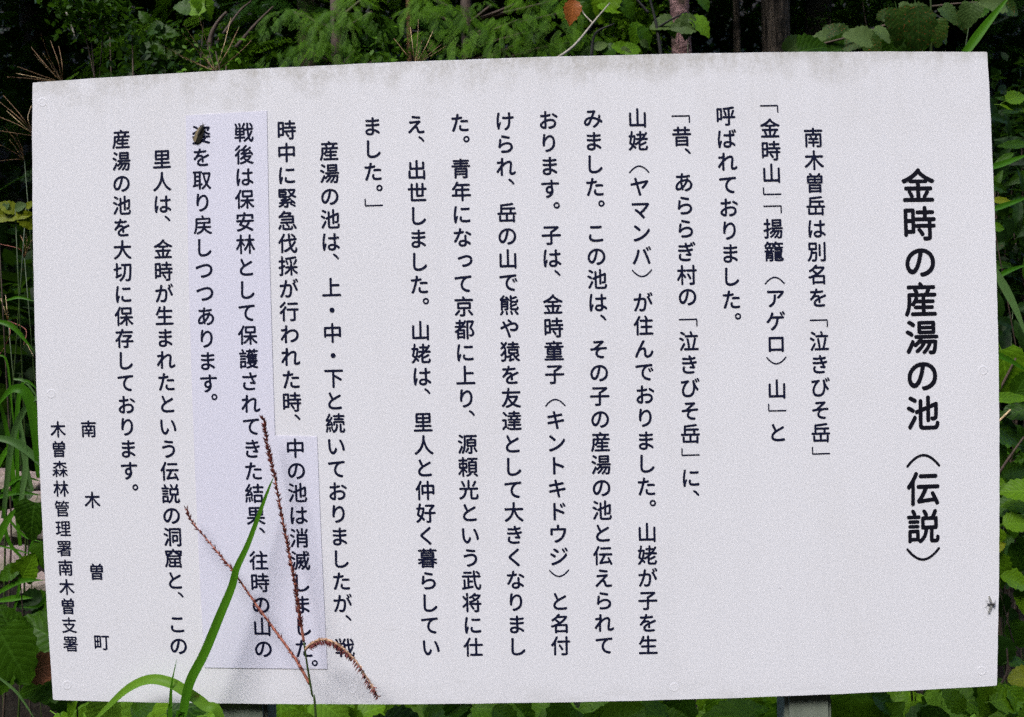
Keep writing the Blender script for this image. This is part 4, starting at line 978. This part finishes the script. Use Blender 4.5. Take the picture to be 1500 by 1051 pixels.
fblade([(325, 1062, -.05), (300, 1034, -.05), (277, 1017, -.048), (250, 1001, -.045), (220, 996, -.04), (190, 1008, -.035), (160, 1034, -.03), (128, 1066, -.03)], 15, 'blade_arch', facing=(0, -.75, .6), tip=3, base=.45, own=350)
fblade([(250, 1075, -.05), (250, 1030, -.05), (252, 1000, -.05), (259, 966, -.045)], 7, 'blade', tip=.8, base=.9)

sp = empty('seed_head_grass', (at(462, 1051, -.05).x, -.08, 0), 'reddish seed head with three spikes standing before the lower left of the board', 'grass')
def tube_px(pts, r, mk, name='stem', n=14):
    o = obj(name, tube(name, sub(sp, spline([at(*q) for q in pts], n)), r, MAT[mk], 6), sp); return o
root = Vector((sp.location.x, -.08, 0))
P = [root, Vector((sp.location.x + .01, -.07, .35)), at(462.5, 1053, -.055), at(457, 1017, -.052), at(450, 975, -.05), at(445, 940, -.05)]
obj('stem', tube('stem', sub(sp, spline(P, 20)), list(np.linspace(.0022, .0013, 21)), MAT['stem_green'], 7), sp)
def spike(pts, mk, mk2, seed, dens=3, size=.0062, r0=.0016, fan=.6, a0=.0, side=None, start=0.0, wd=.0011):
    rnd = random.Random(seed); n = 46; Pw = spline([at(*q) for q in pts], n); W = sub(sp, Pw)
    radii = [r0 * (1 - .75 * i / n) for i in range(n + 1)]
    ax = obj('spike', tube('spike', W, radii, MAT[mk], 6), sp)
    V = []; Fc = []
    for i in range(int(start * n) + 1, n):
        for q in range(dens):
            t = rnd.random(); p = W[i].lerp(W[i + 1], t); d = (W[i + 1] - W[i]).normalized()
            s = Vector((rnd.uniform(-1, 1), rnd.uniform(-1, .2), rnd.uniform(-1, 1))) if side is None else (Vector(side) + Vector((rnd.uniform(-.6, .6), rnd.uniform(-.6, .4), rnd.uniform(-.4, .4))))
            s = (s - d * s.dot(d)).normalized(); e = (d * (1 - fan) + s * fan).normalized(); L = size * rnd.uniform(.55, 1.35); w1 = e.cross(d).normalized() * wd * rnd.uniform(.6, 1.3); w2 = e.cross(w1).normalized() * wd * .8
            b = len(V); m_ = p + e * L * .4; V += [p, m_ + w1, m_ + w2, m_ - w1, m_ - w2, p + e * L]
            for a, c in ((1, 2), (2, 3), (3, 4), (4, 1)): Fc += [[b, b + a, b + c], [b + 5, b + c, b + a]]
    o = obj('spikelets', mesh_np('spikelets', [tuple(v) for v in V], Fc, MAT[mk2], smooth=False), ax); o['kind'] = 'stuff'
spike([(445, 940, -.05), (438.7, 900, -.05), (430.4, 847, -.05), (417, 777, -.047), (402, 697, -.044), (393, 657, -.04), (385.5, 613, -.04)], 'reddish', 'spikelet', 1, dens=8, size=.0072, fan=.45, wd=.0015, r0=.0021, start=.08)
spike([(454, 1003, -.05), (433.7, 967, -.048), (400, 920, -.045), (373.6, 883.6, -.04), (343.5, 840, -.04), (317, 807, -.036), (283.5, 767, -.032), (272, 745, -.03)], 'reddish', 'spikelet', 2, dens=3, size=.0072, fan=.42, wd=.0013, r0=.0023, start=.06)
spike([(447, 952, -.05), (458, 942, -.053), (475, 937, -.056), (497, 946, -.06), (520, 967, -.065), (540, 997, -.065), (554, 1021, -.065)], 'spike_tan', 'spikelet', 3, dens=3, size=.0090, fan=.72, side=(.1, -.15, -1), wd=.0016, r0=.0022, start=.06)
spike([(447, 952, -.05), (458, 942, -.053), (475, 937, -.056), (497, 946, -.06), (520, 967, -.065), (540, 997, -.065), (554, 1021, -.065)], 'spike_tan', 'spike_tan', 4, dens=4, size=.0052, fan=.4, wd=.0009, r0=.0012, start=.1)

# ------------------------------------------------------------------ insects on the board
def moth():
    c = at(293, 197, 0); t = empty('moth', c, 'brown moth resting on the first character of the pasted sheet', 'moth')
    ax = (at(301, 181, 0) - at(289, 207, 0)); L = ax.length; d = ax.normalized(); s = Vector((d.z, 0, -d.x)); y = Vector((0, -1, 0))
    def loc(u, v, h): return tuple(d * u * L + s * v * L + y * h)
    for sg in (-1, 1):
        V = [loc(.42, 0, .005), loc(.30, sg * .16, .0038), loc(0, sg * .21, .0030), loc(-.38, sg * .20, .0022), loc(-.50, sg * .08, .0028), loc(-.45, 0, .0042), loc(0, 0, .0058)]
        obj('wing', mesh_np('wing', V, [[0, 1, 6], [1, 2, 6], [2, 3, 6], [3, 4, 6], [4, 5, 6]], MAT['moth' if sg < 0 else 'moth_dark']), t)
    obj('body', tube('body', [loc(-.40, 0, .0025), loc(0, 0, .0035), loc(.35, 0, .0045), loc(.52, 0, .0035)], [.0012, .0026, .0026, .0010], MAT['moth_dark'], 8), t)
    for sg in (-1, 1): obj('antenna', tube('antenna', [loc(.5, 0, .0035), loc(.60, sg * .10, .003)], .0003, MAT['moth_dark'], 4), t)
moth()
def fly():
    c = at(1451.5, 884.5, 0); t = empty('crane_fly', c, 'tiny dark fly resting near the right edge of the sign', 'insect'); k = .00103
    p = lambda x, z, h: (x * k, -h, -z * k)
    obj('body', tube('body', [p(-6, 0, .0018), p(-2, .3, .0022), p(2, .5, .0026), p(5.5, 0, .002)], [.0007, .0011, .0016, .0009], MAT['fly'], 8), t)
    for e, q in (((-4, -12), (-7, -9)), ((-5, 13), (-8, 9))):
        V = [p(2, 0, .003), p(e[0] + 1.5, e[1], .0025), p(e[0] - .5, e[1], .0022), p((q[0] + 2) / 2 - .5, q[1] / 2, .0026)]
        obj('wing', mesh_np('wing', V, [[0, 1, 2, 3]], MAT['fly_wing']), t)
    for x, z in ((-3, -11), (-5, 12), (6, 6), (7, -5), (-9, 5), (-8, -5)): obj('leg', tube('leg', [p(2, 0, .0018), p(x * .6, z * .6, .003), p(x, z, .0003)], .00022, MAT['fly'], 4), t)
fly()
